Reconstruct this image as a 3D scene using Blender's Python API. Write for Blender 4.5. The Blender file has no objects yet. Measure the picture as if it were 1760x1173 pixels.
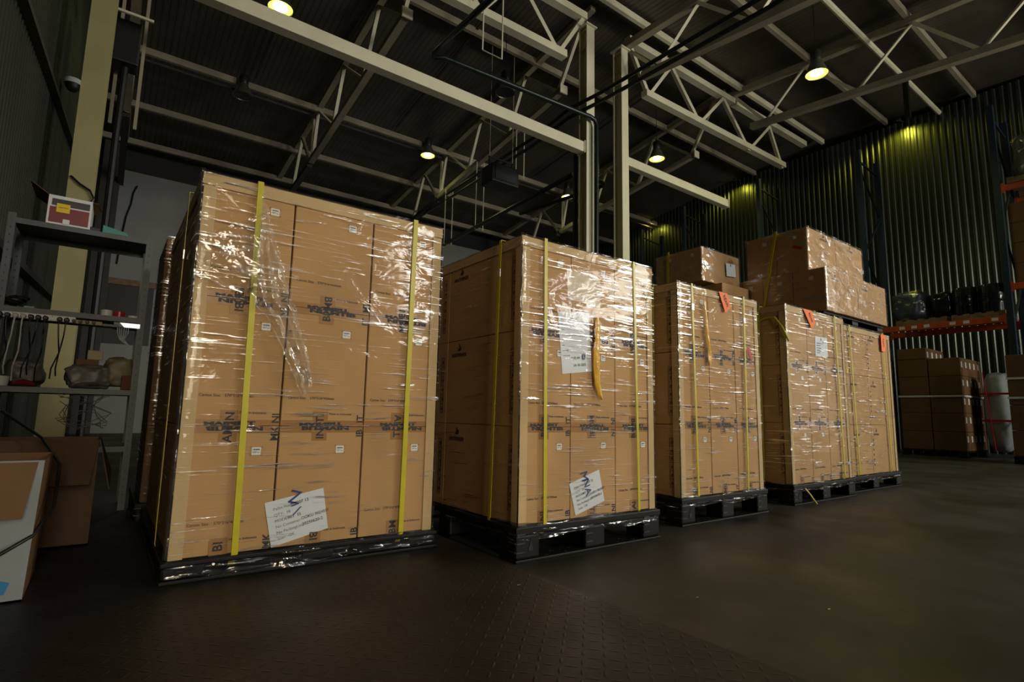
import bpy, bmesh, math, random
from mathutils import Vector, Matrix, noise
random.seed(4)
S = bpy.context.scene
COL = S.collection
# ---------------------------------------------------------------- camera
def cam_axes(y, p, r):
    f = Vector((math.sin(y)*math.cos(p), math.cos(y)*math.cos(p), math.sin(p)))
    r0 = Vector((math.cos(y), -math.sin(y), 0)); u0 = r0.cross(f)
    rt = r0*math.cos(r)+u0*math.sin(r); up = -r0*math.sin(r)+u0*math.cos(r)
    return rt, up, f
cd = bpy.data.cameras.new('camera'); cam = bpy.data.objects.new('camera', cd); COL.objects.link(cam)
rt, up, fw = cam_axes(0.635535, 0.132617, 0.0195727)
m = Matrix((rt, up, -fw)).transposed().to_4x4(); m.translation = (0, 0, .69)
cam.matrix_world = m
cd.sensor_width = 36; cd.lens = 939.6/1760*36; cd.clip_start = .02; cd.clip_end = 200
S.camera = cam
# ---------------------------------------------------------------- world / exposure / daylight
w = bpy.data.worlds.new('world'); S.world = w; w.use_nodes = True
bg = w.node_tree.nodes['Background']; bg.inputs[0].default_value = (.30, .32, .26, 1); bg.inputs[1].default_value = .010
vs = S.view_settings; vs.view_transform = 'Standard'; vs.look = 'None'; vs.gamma = 1; vs.use_curve_mapping = False
vs.exposure = -0.10
def area(name, loc, target, sx, sy, power, color, spread=180):
    l = bpy.data.lights.new(name, 'AREA'); l.shape = 'RECTANGLE'; l.size = sx; l.size_y = sy
    l.energy = power; l.color = color; l.spread = math.radians(spread)
    o = bpy.data.objects.new(name, l); COL.objects.link(o); o.location = loc
    o.rotation_euler = (Vector(target)-Vector(loc)).to_track_quat('-Z', 'Y').to_euler()
    return o
# daylight entering through the loading door and the high windows behind the camera
area('loading_door_daylight', (.0, -7.4, 2.4), (1.5, 3.0, 1.0), 1.7, 3.2, 25, (1, .84, .62), 46)
area('window_daylight', (6.1, -7.4, 4.2), (5.6, 6.0, 4.0), 1.2, 1.1, 96, (1, .96, .88), 92)
area('window_daylight', (11.2, -7.4, 4.0), (4.5, 5.0, 3.2), 1.3, 1.1, 42, (1, .95, .93), 80)
area('window_daylight', (13.6, -7.4, 4.8), (5.0, 5.0, 3.5), 2.6, 2.0, 620, (1, .97, .84), 180)
# open gate in the right-hand wall, beyond the end of the cladding
area('gate_and_fill_light', (15.15, -2.9, 2.6), (0, -2.9, 2.6), 2.6, 4.8, 115, (1, .93, .80), 180)
area('gate_and_fill_light', (12.5, -7.4, 2.2), (9.5, 6.5, 9.0), 3.0, 2.5, 30, (1, .93, .74), 95)  # added fill aimed up at the right-hand roof, away from the gate
# ---------------------------------------------------------------- materials
MATS = {}
class NT:
    def __init__(s, name):
        s.m = bpy.data.materials.new(name); s.m.use_nodes = True; s.t = s.m.node_tree; s.n = s.t.nodes; s.l = s.t.links
        s.p = s.n['Principled BSDF']; s.out = s.n['Material Output']
    def new(s, typ, **kw):
        n = s.n.new(typ)
        for k, v in kw.items(): setattr(n, k, v)
        return n
    def coord(s, scale=(1, 1, 1), rot=(0, 0, 0)):
        tc = s.new('ShaderNodeTexCoord'); geo = s.new('ShaderNodeNewGeometry'); mp = s.new('ShaderNodeMapping')
        mp.inputs['Scale'].default_value = scale; mp.inputs['Rotation'].default_value = rot
        s.l.new(geo.outputs['Position'], mp.inputs[0]); return mp.outputs[0]
    def noise(s, vec, scale, detail=3, rough=.5, dist=0):
        n = s.new('ShaderNodeTexNoise'); n.inputs['Scale'].default_value = scale; n.inputs['Detail'].default_value = detail
        n.inputs['Roughness'].default_value = rough; n.inputs['Distortion'].default_value = dist
        s.l.new(vec, n.inputs['Vector']); return n.outputs[0]
    def ramp(s, fac, stops):
        r = s.new('ShaderNodeValToRGB'); e = r.color_ramp.elements
        while len(e) < len(stops): e.new(.5)
        for i, (p, c) in enumerate(stops):
            e[i].position = p; e[i].color = (*c, 1) if len(c) == 3 else c
        s.l.new(fac, r.inputs[0]); return r.outputs[0]
    def math(s, op, a, b=None, clamp=False):
        n = s.new('ShaderNodeMath', operation=op); n.use_clamp = clamp
        for i, v in enumerate((a, b)):
            if v is None: continue
            if isinstance(v, (int, float)): n.inputs[i].default_value = v
            else: s.l.new(v, n.inputs[i])
        return n.outputs[0]
    def bump(s, h, strength=.3, dist=.01):
        b = s.new('ShaderNodeBump'); b.inputs['Strength'].default_value = strength; b.inputs['Distance'].default_value = dist
        s.l.new(h, b.inputs['Height']); return b.outputs[0]
def simple(name, c, rough=.6, metal=0, var=.12, scale=6, bump=0, bscale=40, emis=None, estr=0, spec=.5):
    t = NT(name); p = t.p
    v = t.coord(); n = t.noise(v, scale, 4)
    lo = tuple(x*(1-var) for x in c); hi = tuple(min(1, x*(1+var)) for x in c)
    t.l.new(t.ramp(n, [(.3, lo), (.7, hi)]), p.inputs['Base Color'])
    p.inputs['Roughness'].default_value = rough; p.inputs['Metallic'].default_value = metal
    p.inputs['Specular IOR Level'].default_value = spec
    if bump: t.l.new(t.bump(t.noise(v, bscale, 3), bump, .004), p.inputs['Normal'])
    if emis: p.inputs['Emission Color'].default_value = (*emis, 1); p.inputs['Emission Strength'].default_value = estr
    MATS[name] = t.m; return t.m
def cardboard(name, c, fine=170):
    t = NT(name); p = t.p
    v = t.coord((1, 1, 1)); n = t.noise(v, 3.5, 3)
    lo = tuple(x*.9 for x in c); hi = tuple(x*1.08 for x in c)
    t.l.new(t.ramp(n, [(.3, lo), (.7, hi)]), p.inputs['Base Color'])
    v2 = t.coord((.6, .6, fine/10)); n2 = t.noise(v2, 12, 2)
    t.l.new(t.bump(n2, .25, .002), p.inputs['Normal'])
    p.inputs['Roughness'].default_value = .75; p.inputs['Specular IOR Level'].default_value = .2
    MATS[name] = t.m; return t.m
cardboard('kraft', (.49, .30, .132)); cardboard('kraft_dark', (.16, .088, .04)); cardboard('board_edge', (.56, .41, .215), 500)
simple('ink', (.018, .018, .028), .6, var=.05); simple('ink_blue', (.02, .03, .20), .6)
simple('label_white', (.72, .75, .74), .5, var=.03); simple('label_grey', (.25, .27, .28), .6); simple('paper', (.66, .71, .76), .55, var=.03)
simple('paper_cream', (.62, .52, .38), .6, var=.05); simple('strap_yellow', (.52, .46, .012), .35, var=.06, scale=30); simple('tape_orange', (.62, .34, .015), .2, var=.1, scale=12, bump=.6, bscale=25)
simple('tag_orange', (.95, .20, .025), .6, var=.05); simple('tag_red', (.6, .03, .02), .5)
simple('plastic_black', (.007, .007, .0075), .5, var=.25, scale=8, bump=.15, bscale=60, spec=.25)
simple('plastic_grey', (.03, .03, .03), .5, var=.4, scale=14)
simple('steel_cream', (.78, .74, .53), .55, var=.08, scale=2); simple('steel_yellow_dimmed', (.34, .31, .14), .6, var=.12, scale=2); simple('steel_dusty', (.34, .30, .21), .7, var=.2, scale=1.5)  # left column's yellowish steel is darkened to stand for weaker light there
simple('steel_dark', (.045, .04, .035), .6, var=.2); simple('black', (.010, .010, .010), .5, var=.1)
simple('pipe_black', (.012, .014, .013), .35); simple('pipe_green', (.006, .012, .010), .35)
simple('lamp_housing', (.02, .02, .018), .4); simple('lamp_shade', (.18, .18, .13), .35, metal=.6)
simple('lamp_glow', (1, 1, .5), .4, emis=(.80, .90, .07), estr=1.5, var=0); simple('lamp_core', (1, 1, .9), .4, emis=(1, 1, .72), estr=14, var=0)
simple('rack_blue', (.012, .026, .05), .45); simple('rack_orange', (.52, .075, .02), .45); simple('shelf_grey', (.07, .08, .082), .5, metal=.2); simple('kraft_shaded', (.085, .045, .022), .8)  # last material: brown card with the lower-left shade put into its colour
simple('concrete_wall', (.30, .31, .29), .9, var=.10, scale=.8, bump=.2, bscale=6)
simple('white', (.62, .65, .65), .45, var=.04); simple('red', (.45, .012, .015), .3); simple('maroon', (.16, .008, .018), .4); simple('charcoal', (.02, .022, .026), .4)
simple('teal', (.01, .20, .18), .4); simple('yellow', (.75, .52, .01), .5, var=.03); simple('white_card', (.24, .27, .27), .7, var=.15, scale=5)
simple('cable_black', (.008, .008, .008), .4); simple('cable_white', (.5, .52, .5), .4); simple('beige', (.35, .30, .16), .6)
simple('bag_grey', (.11, .11, .10), .45, var=.4, scale=4, bump=.6, bscale=9); simple('bag_tan', (.16, .14, .08), .5, var=.3, scale=5, bump=.5, bscale=9)
simple('screen', (.8, .9, .85), .3, emis=(.9, 1, .95), estr=.9, var=0); simple('wood', (.20, .13, .07), .7, var=.3, scale=9)
simple('seal_steel', (.5, .5, .5), .25, metal=1); simple('black_film', (.008, .009, .011), .16, var=.2, bump=1.0, bscale=7)
simple('rust', (.10, .035, .015), .8); simple('green', (.02, .10, .03), .5); simple('blue_dark', (.015, .03, .08), .5); simple('blue', (.02, .20, .45), .5)
simple('hatch', (.07, .065, .055), .9, var=.3, scale=.5)
def tape_brown():
    t = NT('tape_brown'); p = t.p
    p.inputs['Base Color'].default_value = (.36, .19, .07, 1); p.inputs['Roughness'].default_value = .22
    MATS['tape_brown'] = t.m
tape_brown()
def corrug(name, c, rough, metal):
    t = NT(name); p = t.p
    v = t.coord((1, .8, .35)); n = t.noise(v, 1.4, 4)
    t.l.new(t.ramp(n, [(.3, tuple(x*.8 for x in c)), (.7, tuple(x*1.2 for x in c))]), p.inputs['Base Color'])
    p.inputs['Roughness'].default_value = rough; p.inputs['Metallic'].default_value = metal
    MATS[name] = t.m
corrug('corrugated_green', (.062, .072, .055), .36, .6); corrug('corrugated_grey', (.035, .038, .028), .5, .4); corrug('roof_sheet', (.12, .105, .08), .5, .3)
def floor_mats():
    t = NT('concrete_floor'); p = t.p
    v = t.coord(); a = t.noise(v, 1.1, 6, .62, .4); b = t.noise(v, 9, 4, .6); c = t.noise(t.coord((1.4, .35, 1), (0, 0, .5)), 2.2, 4, .6)
    mx = t.math('ADD', t.math('MULTIPLY', a, .6), t.math('MULTIPLY', c, .4))
    t.l.new(t.ramp(mx, [(.36, (.009, .008, .005)), (.47, (.024, .022, .013)), (.60, (.037, .034, .021))]), p.inputs['Base Color'])
    t.l.new(t.ramp(a, [(.35, (.42,)*3), (.65, (.68,)*3)]), p.inputs['Roughness'])
    t.l.new(t.bump(b, .12, .006), p.inputs['Normal']); MATS['concrete_floor'] = t.m
    t = NT('checker_steel'); p = t.p
    geo = t.new('ShaderNodeNewGeometry'); sp = t.new('ShaderNodeSeparateXYZ'); t.l.new(geo.outputs['Position'], sp.inputs[0])
    s = .040
    x = t.math('DIVIDE', sp.outputs[0], s); y = t.math('DIVIDE', sp.outputs[1], s)
    fx = t.math('SUBTRACT', t.math('FRACT', x), .5); fy = t.math('SUBTRACT', t.math('FRACT', y), .5)
    par = t.math('MODULO', t.math('ADD', t.math('ADD', t.math('FLOOR', x), t.math('FLOOR', y)), 1000), 2)
    u = t.math('ABSOLUTE', t.math('ADD', fx, fy)); w_ = t.math('ABSOLUTE', t.math('SUBTRACT', fx, fy))
    def mix(a, b): return t.math('ADD', t.math('MULTIPLY', a, par), t.math('MULTIPLY', b, t.math('SUBTRACT', 1, par)))
    lo = mix(u, w_); sh = mix(w_, u)
    d = t.math('ADD', t.math('POWER', t.math('DIVIDE', lo, .62), 2), t.math('POWER', t.math('DIVIDE', sh, .17), 2))
    h = t.math('SUBTRACT', 1, d, clamp=True)
    v = t.coord(); a = t.noise(v, 1.6, 6, .65, .5)
    base = t.ramp(a, [(.36, (.007, .006, .004)), (.5, (.018, .0155, .0095)), (.66, (.028, .024, .015))])
    t.l.new(base, p.inputs['Base Color']); p.inputs['Metallic'].default_value = .15
    t.l.new(t.ramp(a, [(.35, (.40,)*3), (.65, (.66,)*3)]), p.inputs['Roughness'])
    t.l.new(t.bump(t.math('ADD', h, t.math('MULTIPLY', t.noise(v, 60, 3), .25)), .55, .003), p.inputs['Normal']); MATS['checker_steel'] = t.m
floor_mats()
def wrap_mat(name, haze, base, streak, big, lo, hi, rough=.27, zstretch=34, xs=1.5, tint=(.97, .97, .96)):
    # clear film: mostly see-through, with fold ridges that catch the light
    m_ = bpy.data.materials.new(name); m_.use_nodes = True; t = NT.__new__(NT); t.m = m_; t.t = m_.node_tree; t.n = t.t.nodes; t.l = t.t.links
    t.n.clear(); t.out = t.new('ShaderNodeOutputMaterial')
    tr = t.new('ShaderNodeBsdfTransparent'); tr.inputs[0].default_value = (*tint, 1)
    g1 = t.new('ShaderNodeBsdfAnisotropic'); g1.inputs['Roughness'].default_value = .10; g1.inputs['Color'].default_value = (1, 1, 1, 1)
    g2 = t.new('ShaderNodeBsdfAnisotropic'); g2.inputs['Roughness'].default_value = rough; g2.inputs['Color'].default_value = (1, 1, 1, 1)
    df = t.new('ShaderNodeBsdfDiffuse'); df.inputs[0].default_value = (.8, .8, .78, 1)
    n1 = t.noise(t.coord((xs, xs, zstretch), (.03, .09, 0)), 2.2, 4, .6, .8)
    n2 = t.noise(t.coord((1, 1, 1.6)), 5.5, 3, .55, .8)
    b2 = t.new('ShaderNodeBump'); b2.inputs['Strength'].default_value = 1; b2.inputs['Distance'].default_value = big; t.l.new(n2, b2.inputs['Height'])
    t.l.new(b2.outputs[0], g1.inputs['Normal']); t.l.new(b2.outputs[0], g2.inputs['Normal'])
    area_ = t.ramp(t.noise(t.coord((1.3, 1.3, 2.6)), 2.4, 4, .6, .5), [(.44, (.10,)*3), (.58, (1,)*3)])
    rid = t.ramp(n1, [(lo, (0,)*3), (hi, (1,)*3)])
    m1 = t.new('ShaderNodeMixShader'); m1.inputs[0].default_value = haze; t.l.new(tr.outputs[0], m1.inputs[1]); t.l.new(df.outputs[0], m1.inputs[2])
    m2 = t.new('ShaderNodeMixShader'); m2.inputs[0].default_value = base; t.l.new(m1.outputs[0], m2.inputs[1]); t.l.new(g1.outputs[0], m2.inputs[2])
    m3 = t.new('ShaderNodeMixShader'); t.l.new(t.math('MULTIPLY', t.math('MULTIPLY', rid, area_), streak, clamp=True), m3.inputs[0]); t.l.new(m2.outputs[0], m3.inputs[1]); t.l.new(g2.outputs[0], m3.inputs[2])
    t.l.new(m3.outputs[0], t.out.inputs[0]); MATS[name] = m_
wrap_mat('film', .004, .016, 1.0, .006, .585, .645, .22, 46)
wrap_mat('film_torn', .13, .06, .75, .03, .50, .62, .22, 6, 3.5)
wrap_mat('film_slack', .025, .05, .28, .020, .52, .62, .2, 5, 2.5)
wrap_mat('film_soft', .02, .06, .6, .008, .50, .66, .20, 14, 2)
wrap_mat('film_thick', .03, .05, .55, .022, .52, .62, .25, 5, 2.5)
wrap_mat('film_band', .015, .05, .42, .02, .52, .62, .28, 30, 2.0, (.5, .52, .5))
# ---------------------------------------------------------------- mesh helpers
ORG = {}
class MB:
    def __init__(s): s.v = []; s.f = []
    def add(s, vs_, fs):
        o = len(s.v); s.v += [tuple(x) for x in vs_]; s.f += [tuple(i+o for i in f) for f in fs]; return s
    def box(s, x0, x1, y0, y1, z0, z1, b=0.0):
        if b <= 0:
            vs_ = [(x, y, z) for z in (z0, z1) for y in (y0, y1) for x in (x0, x1)]
            return s.add(vs_, [(0, 2, 3, 1), (4, 5, 7, 6), (0, 1, 5, 4), (2, 6, 7, 3), (0, 4, 6, 2), (1, 3, 7, 5)])
        bm = bmesh.new(); r = bmesh.ops.create_cube(bm, size=1)
        for v in bm.verts: v.co = ((x0+x1)/2+v.co.x*(x1-x0), (y0+y1)/2+v.co.y*(y1-y0), (z0+z1)/2+v.co.z*(z1-z0))
        bmesh.ops.bevel(bm, geom=bm.edges[:], offset=b, segments=2, affect='EDGES', profile=.5)
        bm.verts.index_update(); s.add([v.co[:] for v in bm.verts], [[v.index for v in f.verts] for f in bm.faces]); bm.free(); return s
    def bar(s, a, b, w_, h=None, up_=(0, 0, 1)):
        h = h or w_; a = Vector(a); b = Vector(b); d = (b-a).normalized(); u = Vector(up_)
        if abs(d.dot(u)) > .99: u = Vector((0, 1, 0))
        r = d.cross(u).normalized(); u = r.cross(d)
        vs_ = [p+r*sx*w_/2+u*sz*h/2 for p in (a, b) for sx, sz in ((-1, -1), (1, -1), (1, 1), (-1, 1))]
        return s.add(vs_, [(0, 3, 2, 1), (4, 5, 6, 7), (0, 1, 5, 4), (1, 2, 6, 5), (2, 3, 7, 6), (3, 0, 4, 7)])
    def angle(s, a, b, w_, th=.008, up_=(0, 0, 1)):
        # rolled L section between two points
        a = Vector(a); b = Vector(b); d = (b-a).normalized(); u = Vector(up_)
        if abs(d.dot(u)) > .99: u = Vector((0, 1, 0))
        r = d.cross(u).normalized(); u = r.cross(d)
        prof = [(-w_/2, -w_/2), (w_/2, -w_/2), (w_/2, -w_/2+th), (-w_/2+th, -w_/2+th), (-w_/2+th, w_/2), (-w_/2, w_/2)]
        return s.sweep([a, b], prof, r, u)
    def sweep(s, pts, prof, r, u):
        n = len(prof); vs_ = [Vector(p)+r*x+u*y for p in pts for x, y in prof]; fs = []
        for k in range(len(pts)-1):
            for i in range(n): j = (i+1) % n; fs.append((k*n+i, k*n+j, (k+1)*n+j, (k+1)*n+i))
        fs += [tuple(range(n-1, -1, -1)), tuple(range((len(pts)-1)*n, len(pts)*n))]
        return s.add(vs_, fs)
    def tube(s, pts, r, seg=8, closed=True):
        pts = [Vector(p) for p in pts]; vs_ = []; fs = []; pr = None
        for i, p in enumerate(pts):
            d = (pts[min(i+1, len(pts)-1)]-pts[max(i-1, 0)]).normalized()
            if pr is None:
                u = Vector((0, 0, 1)) if abs(d.z) < .9 else Vector((1, 0, 0)); pr = d.cross(u).normalized()
            pr = (pr-d*pr.dot(d)).normalized(); q = d.cross(pr); rr = r[i] if isinstance(r, (list, tuple)) else r
            vs_ += [p+(pr*math.cos(2*math.pi*k/seg)+q*math.sin(2*math.pi*k/seg))*rr for k in range(seg)]
        for i in range(len(pts)-1):
            for k in range(seg): j = (k+1) % seg; fs.append((i*seg+k, i*seg+j, (i+1)*seg+j, (i+1)*seg+k))
        if closed: fs += [tuple(range(seg-1, -1, -1)), tuple(range((len(pts)-1)*seg, len(pts)*seg))]
        return s.add(vs_, fs)
    def lathe(s, c, prof, seg=24, cap=False):
        vs_ = []; fs = []; n = len(prof)
        for r, z in prof: vs_ += [(c[0]+r*math.cos(2*math.pi*k/seg), c[1]+r*math.sin(2*math.pi*k/seg), c[2]+z) for k in range(seg)]
        for i in range(n-1):
            for k in range(seg): j = (k+1) % seg; fs.append((i*seg+k, i*seg+j, (i+1)*seg+j, (i+1)*seg+k))
        if cap: fs += [tuple(range(seg-1, -1, -1)), tuple(range((n-1)*seg, n*seg))]
        return s.add(vs_, fs)
    def quad(s, a, b, c, d, th=.0008):
        a, b, c, d = map(Vector, (a, b, c, d)); n = (b-a).cross(d-a).normalized()*th
        vs_ = [a, b, c, d, a-n, b-n, c-n, d-n]
        return s.add(vs_, [(0, 1, 2, 3), (7, 6, 5, 4), (0, 4, 5, 1), (1, 5, 6, 2), (2, 6, 7, 3), (3, 7, 4, 0)])
def smooth(o, ang=None):
    for p in o.data.polygons: p.use_smooth = True
    if ang and hasattr(o.data, 'set_sharp_from_angle'): o.data.set_sharp_from_angle(angle=math.radians(ang))
def mk(name, mb, mat, parent=None, org=None, label=None, cat=None, group=None, kind=None, sm=None, extra=()):
    me = bpy.data.meshes.new(name); nf = [len(mb.f)]; base = MB(); base.v = list(mb.v); base.f = list(mb.f)
    for mb2, _ in extra: base.add(mb2.v, mb2.f); nf.append(len(base.f))
    mb = base
    xs = [v[0] for v in mb.v]; ys = [v[1] for v in mb.v]; zs = [v[2] for v in mb.v]
    if org is None: org = ((min(xs)+max(xs))/2, (min(ys)+max(ys))/2, min(zs))
    org = Vector(org)
    me.from_pydata([(Vector(v)-org)[:] for v in mb.v], [], mb.f); me.update()
    bm = bmesh.new(); bm.from_mesh(me); bmesh.ops.recalc_face_normals(bm, faces=bm.faces[:]); bm.to_mesh(me); bm.free()
    o = bpy.data.objects.new(name, me); COL.objects.link(o); me.materials.append(MATS[mat])
    for k, (_, m2) in enumerate(extra):
        me.materials.append(MATS[m2])
        for i in range(nf[k], nf[k+1]): me.polygons[i].material_index = k+1
    return place(o, org, parent, label, cat, group, kind, sm)
def place(o, org, parent=None, label=None, cat=None, group=None, kind=None, sm=None):
    o.location = org-ORG[parent.name] if parent else org
    if parent: o.parent = parent
    ORG[o.name] = Vector(org)
    if label: o['label'] = label
    if cat: o['category'] = cat
    if group: o['group'] = group
    if kind: o['kind'] = kind
    if sm is not None: smooth(o, sm)
    return o
def empty(name, loc, label, cat, group=None):
    o = bpy.data.objects.new(name, None); COL.objects.link(o); o.empty_display_size = .1
    return place(o, Vector(loc), None, label, cat, group)
TXT = {}
def text(name, s, size, mat, parent, loc, xdir, ydir, align='LEFT', sx=1.0, label=None, bold=0):
    key = (s, size, mat, align, sx, bold)
    if key not in TXT:
        c = bpy.data.curves.new('txt', 'FONT'); c.body = s; c.size = size; c.align_x = align; c.align_y = 'CENTER'; c.resolution_u = 2; c.extrude = .0003; c.offset = bold
        o = bpy.data.objects.new('txt', c); COL.objects.link(o); bpy.context.view_layer.update()
        me = bpy.data.meshes.new_from_object(o.evaluated_get(bpy.context.evaluated_depsgraph_get()))
        bpy.data.objects.remove(o); bpy.data.curves.remove(c)
        if sx != 1.0:
            for v in me.vertices: v.co.x *= sx
        me.materials.clear(); me.materials.append(MATS[mat]); me.name = name; TXT[key] = me
    o = bpy.data.objects.new(name, TXT[key]); COL.objects.link(o)
    x = Vector(xdir).normalized(); y = Vector(ydir); y = (y-x*y.dot(x)).normalized(); z = x.cross(y)
    o.rotation_euler = Matrix((x, y, z)).transposed().to_euler()
    return place(o, Vector(loc), parent, label)
# ---------------------------------------------------------------- room shell
PL = .055   # top of the raised checker plate platform
mk('floor', MB().box(-4, 22, -9, 22, -.2, 0), 'concrete_floor', kind='structure')
# raised steel deck, chequered
mk('floor_plate', MB().box(-.78, 1.45, -3, 3.75, .0, PL), 'checker_steel', label='raised dark checker-plate steel deck under the nearest wrapped load', cat='floor plate')
XR, ZR = 16.6, 8.73
def corr_wall(name, x, y0, y1, z0, z1, per, dep, mat, face):
    mb = MB(); n = int((y1-y0)/per); prof = []
    for i in range(n):
        y = y0+i*per
        prof += [(y, 0), (y+per*.34, 0), (y+per*.5, dep), (y+per*.84, dep)]
    prof.append((y0+n*per, 0))
    vs_ = []; fs = []
    for z in (z0, z1):
        vs_ += [(x+face*d, y, z) for y, d in prof]
    k = len(prof)
    for i in range(k-1): fs.append((i, i+1, k+i+1, k+i))
    # backing sheet gives the cladding its thickness
    o = len(vs_); vs_ += [(x-face*.06, y0, z0), (x-face*.06, y0+n*per, z0), (x-face*.06, y0+n*per, z1), (x-face*.06, y0, z1)]
    fs += [(o, o+1, o+2, o+3), tuple(range(k, 2*k))+(o+2, o+3), tuple(range(k-1, -1, -1))+(o, o+1), (0, k, o+3, o), (k-1, o+1, o+2, 2*k-1)]
    mb.add(vs_, fs)
    return mk(name, mb, mat, kind='structure')
corr_wall('wall_right', XR, -1.3, 17.4, 0, ZR, .147, .024, 'corrugated_green', -1)
corr_wall('wall_left', -.8, 1.2, 17.4, 0, 9.4, .115, .02, 'corrugated_grey', 1)
mk('wall_back', MB().box(-1.2, 22, 17.5, 17.8, 0, 7.0), 'concrete_wall', kind='structure')
mk('wall_back_upper', MB().box(-1.2, 22, 17.7, 17.95, 7.0, 9.5), 'black', kind='structure')
mk('wall_front', MB().box(-4, 22, -8.2, -8.0, 0, 9.5), 'concrete_wall', kind='structure')
# roof sheets, two slopes falling away from the column line
def roofz(y): return 9.12-.125*(y-7.2) if y > 7.2 else 9.12-.06*(7.2-y)
mb = MB(); ny = [-9, 7.2, 18]
for (ya, yb) in ((-9, 7.2), (7.2, 18)):
    per = .12; n = int(26/per); vs_ = []; fs = []
    xs = []
    for i in range(n): xs += [(-4+i*per, 0), (-4+i*per+.05, 0), (-4+i*per+.06, .007), (-4+i*per+.11, .007)]
    for y in (ya, yb):
        vs_ += [(x, y, roofz(y)+d) for x, d in xs]
    k = len(xs)
    for i in range(k-1): fs.append((i, i+1, k+i+1, k+i))
    o = len(vs_)
    for y in (ya, yb): vs_ += [(-4, y, roofz(y)+.12), (22, y, roofz(y)+.12)]
    fs.append((o, o+1, o+3, o+2)); mb.add(vs_, fs)
mk('ceiling', mb, 'roof_sheet', kind='structure')
# ---------------------------------------------------------------- steelwork
def column(name, x0, x1, y0, d, z1, label, mat='steel_cream', vent=True):
    t = empty(name, ((x0+x1)/2, y0+d/2, 0), label, 'column', None)
    f = .022; mb = MB(); mb.box(x0, x1, y0, y0+f, 0, z1); mb.box(x0, x1, y0+d-f, y0+d, 0, z1); xm = (x0+x1)/2
    mk('flange', mb, mat, t); mk('web', MB().box(xm-.01, xm+.01, y0+f, y0+d-f, 0, z1-.02), mat, t)
    mk('cap_plate', MB().box(x0-.04, x1+.04, y0-.04, y0+d+.04, z1, z1+.03), mat, t)
    s = MB()
    for z in (z1-.05, z1-.42): s.box(x0+.02, xm-.01, y0+f, y0+d-f, z-.02, z)
    mk('stiffener', s, mat, t)
    mk('base_plate', MB().box(x0-.06, x1+.06, y0-.06, y0+d+.06, 0, .03), mat, t)
    return t
column('steel_column', 6.815, 7.02, 7.0, .22, 8.2, 'cream steel I-beam column carrying the long tie beam, left one of the middle pair')
column('steel_column', 7.79, 7.98, 7.0, .24, 8.15, 'cream steel I-beam column right of its twin in the middle pair')
column('steel_column', -.52, -.30, 7.1, .30, 8.5, 'yellowish steel column standing close to the left corrugated wall', 'steel_yellow_dimmed')
# tie beams
def tie(x0, x1, y, z, h, d, label):
    t = empty('tie_beam', ((x0+x1)/2, y, z), label, 'beam')
    mk('beam_body', MB().box(x0, x1, y, y+d, z, z+h, .008), 'steel_cream', t)
    mk('end_plate', MB().box(x1-.015, x1+.005, y-.02, y+d+.02, z-.02, z+h+.02), 'steel_cream', t)
    return t
tie(-.3, 6.80, 7.04, 5.60, .20, .17, 'long cream horizontal tie beam running from the left column to the middle pair')
tie(7.99, 11.55, 7.04, 5.70, .18, .15, 'short cream tie beam running right from the middle pair towards the rack')
# girder trusses along X at the column line
def truss(label, bot, top, ybz, wch=.15, wbr=.07, nodes_b=(), nodes_t=(), first_b=True, mat='steel_cream', matb='steel_cream', org=None):
    t = empty('roof_truss', org or bot[0], label, 'roof truss')
    mk('bottom_chord', MB().bar(bot[0], bot[1], wch, wch*.9), mat, t); mk('top_chord', MB().bar(top[0], top[1], wch, wch*.9), mat, t)
    seq = []
    b = [Vector(ybz(n, 0)) for n in nodes_b]; u = [Vector(ybz(n, 1)) for n in nodes_t]
    for i in range(max(len(b), len(u))):
        for lst in ((b, u) if first_b else (u, b)):
            if i < len(lst): seq.append(lst[i])
    for p, q in zip(seq, seq[1:]): mk('brace', MB().angle(p, q, wbr, .01, (0, 1, .2)), matb, t)
    return t
yg = 7.2
zt = lambda n, k: (n, yg, 8.62 if k else 7.60)
truss('girder truss right of the middle column pair with its lower chord ending free', ((8.72, yg, 7.6), (14.6, yg, 7.70)), ((8.2, yg, 8.62), (15.9, yg, 8.75)), zt, .16, .08, (8.85, 10.68, 12.8, 14.5), (8.2, 9.65, 11.7, 13.9), False)
truss('girder truss left of the middle column pair, high at the top of the view', ((-.3, yg, 7.35), (6.42, yg, 7.48)), ((-.3, yg, 8.4), (6.95, yg, 8.52)), lambda n, k: (n, yg, 8.50 if k else 7.46), .16, .08, (6.25, 4.5, 2.7, .9), (6.9, 5.3, 3.55, 1.8), False)
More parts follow.
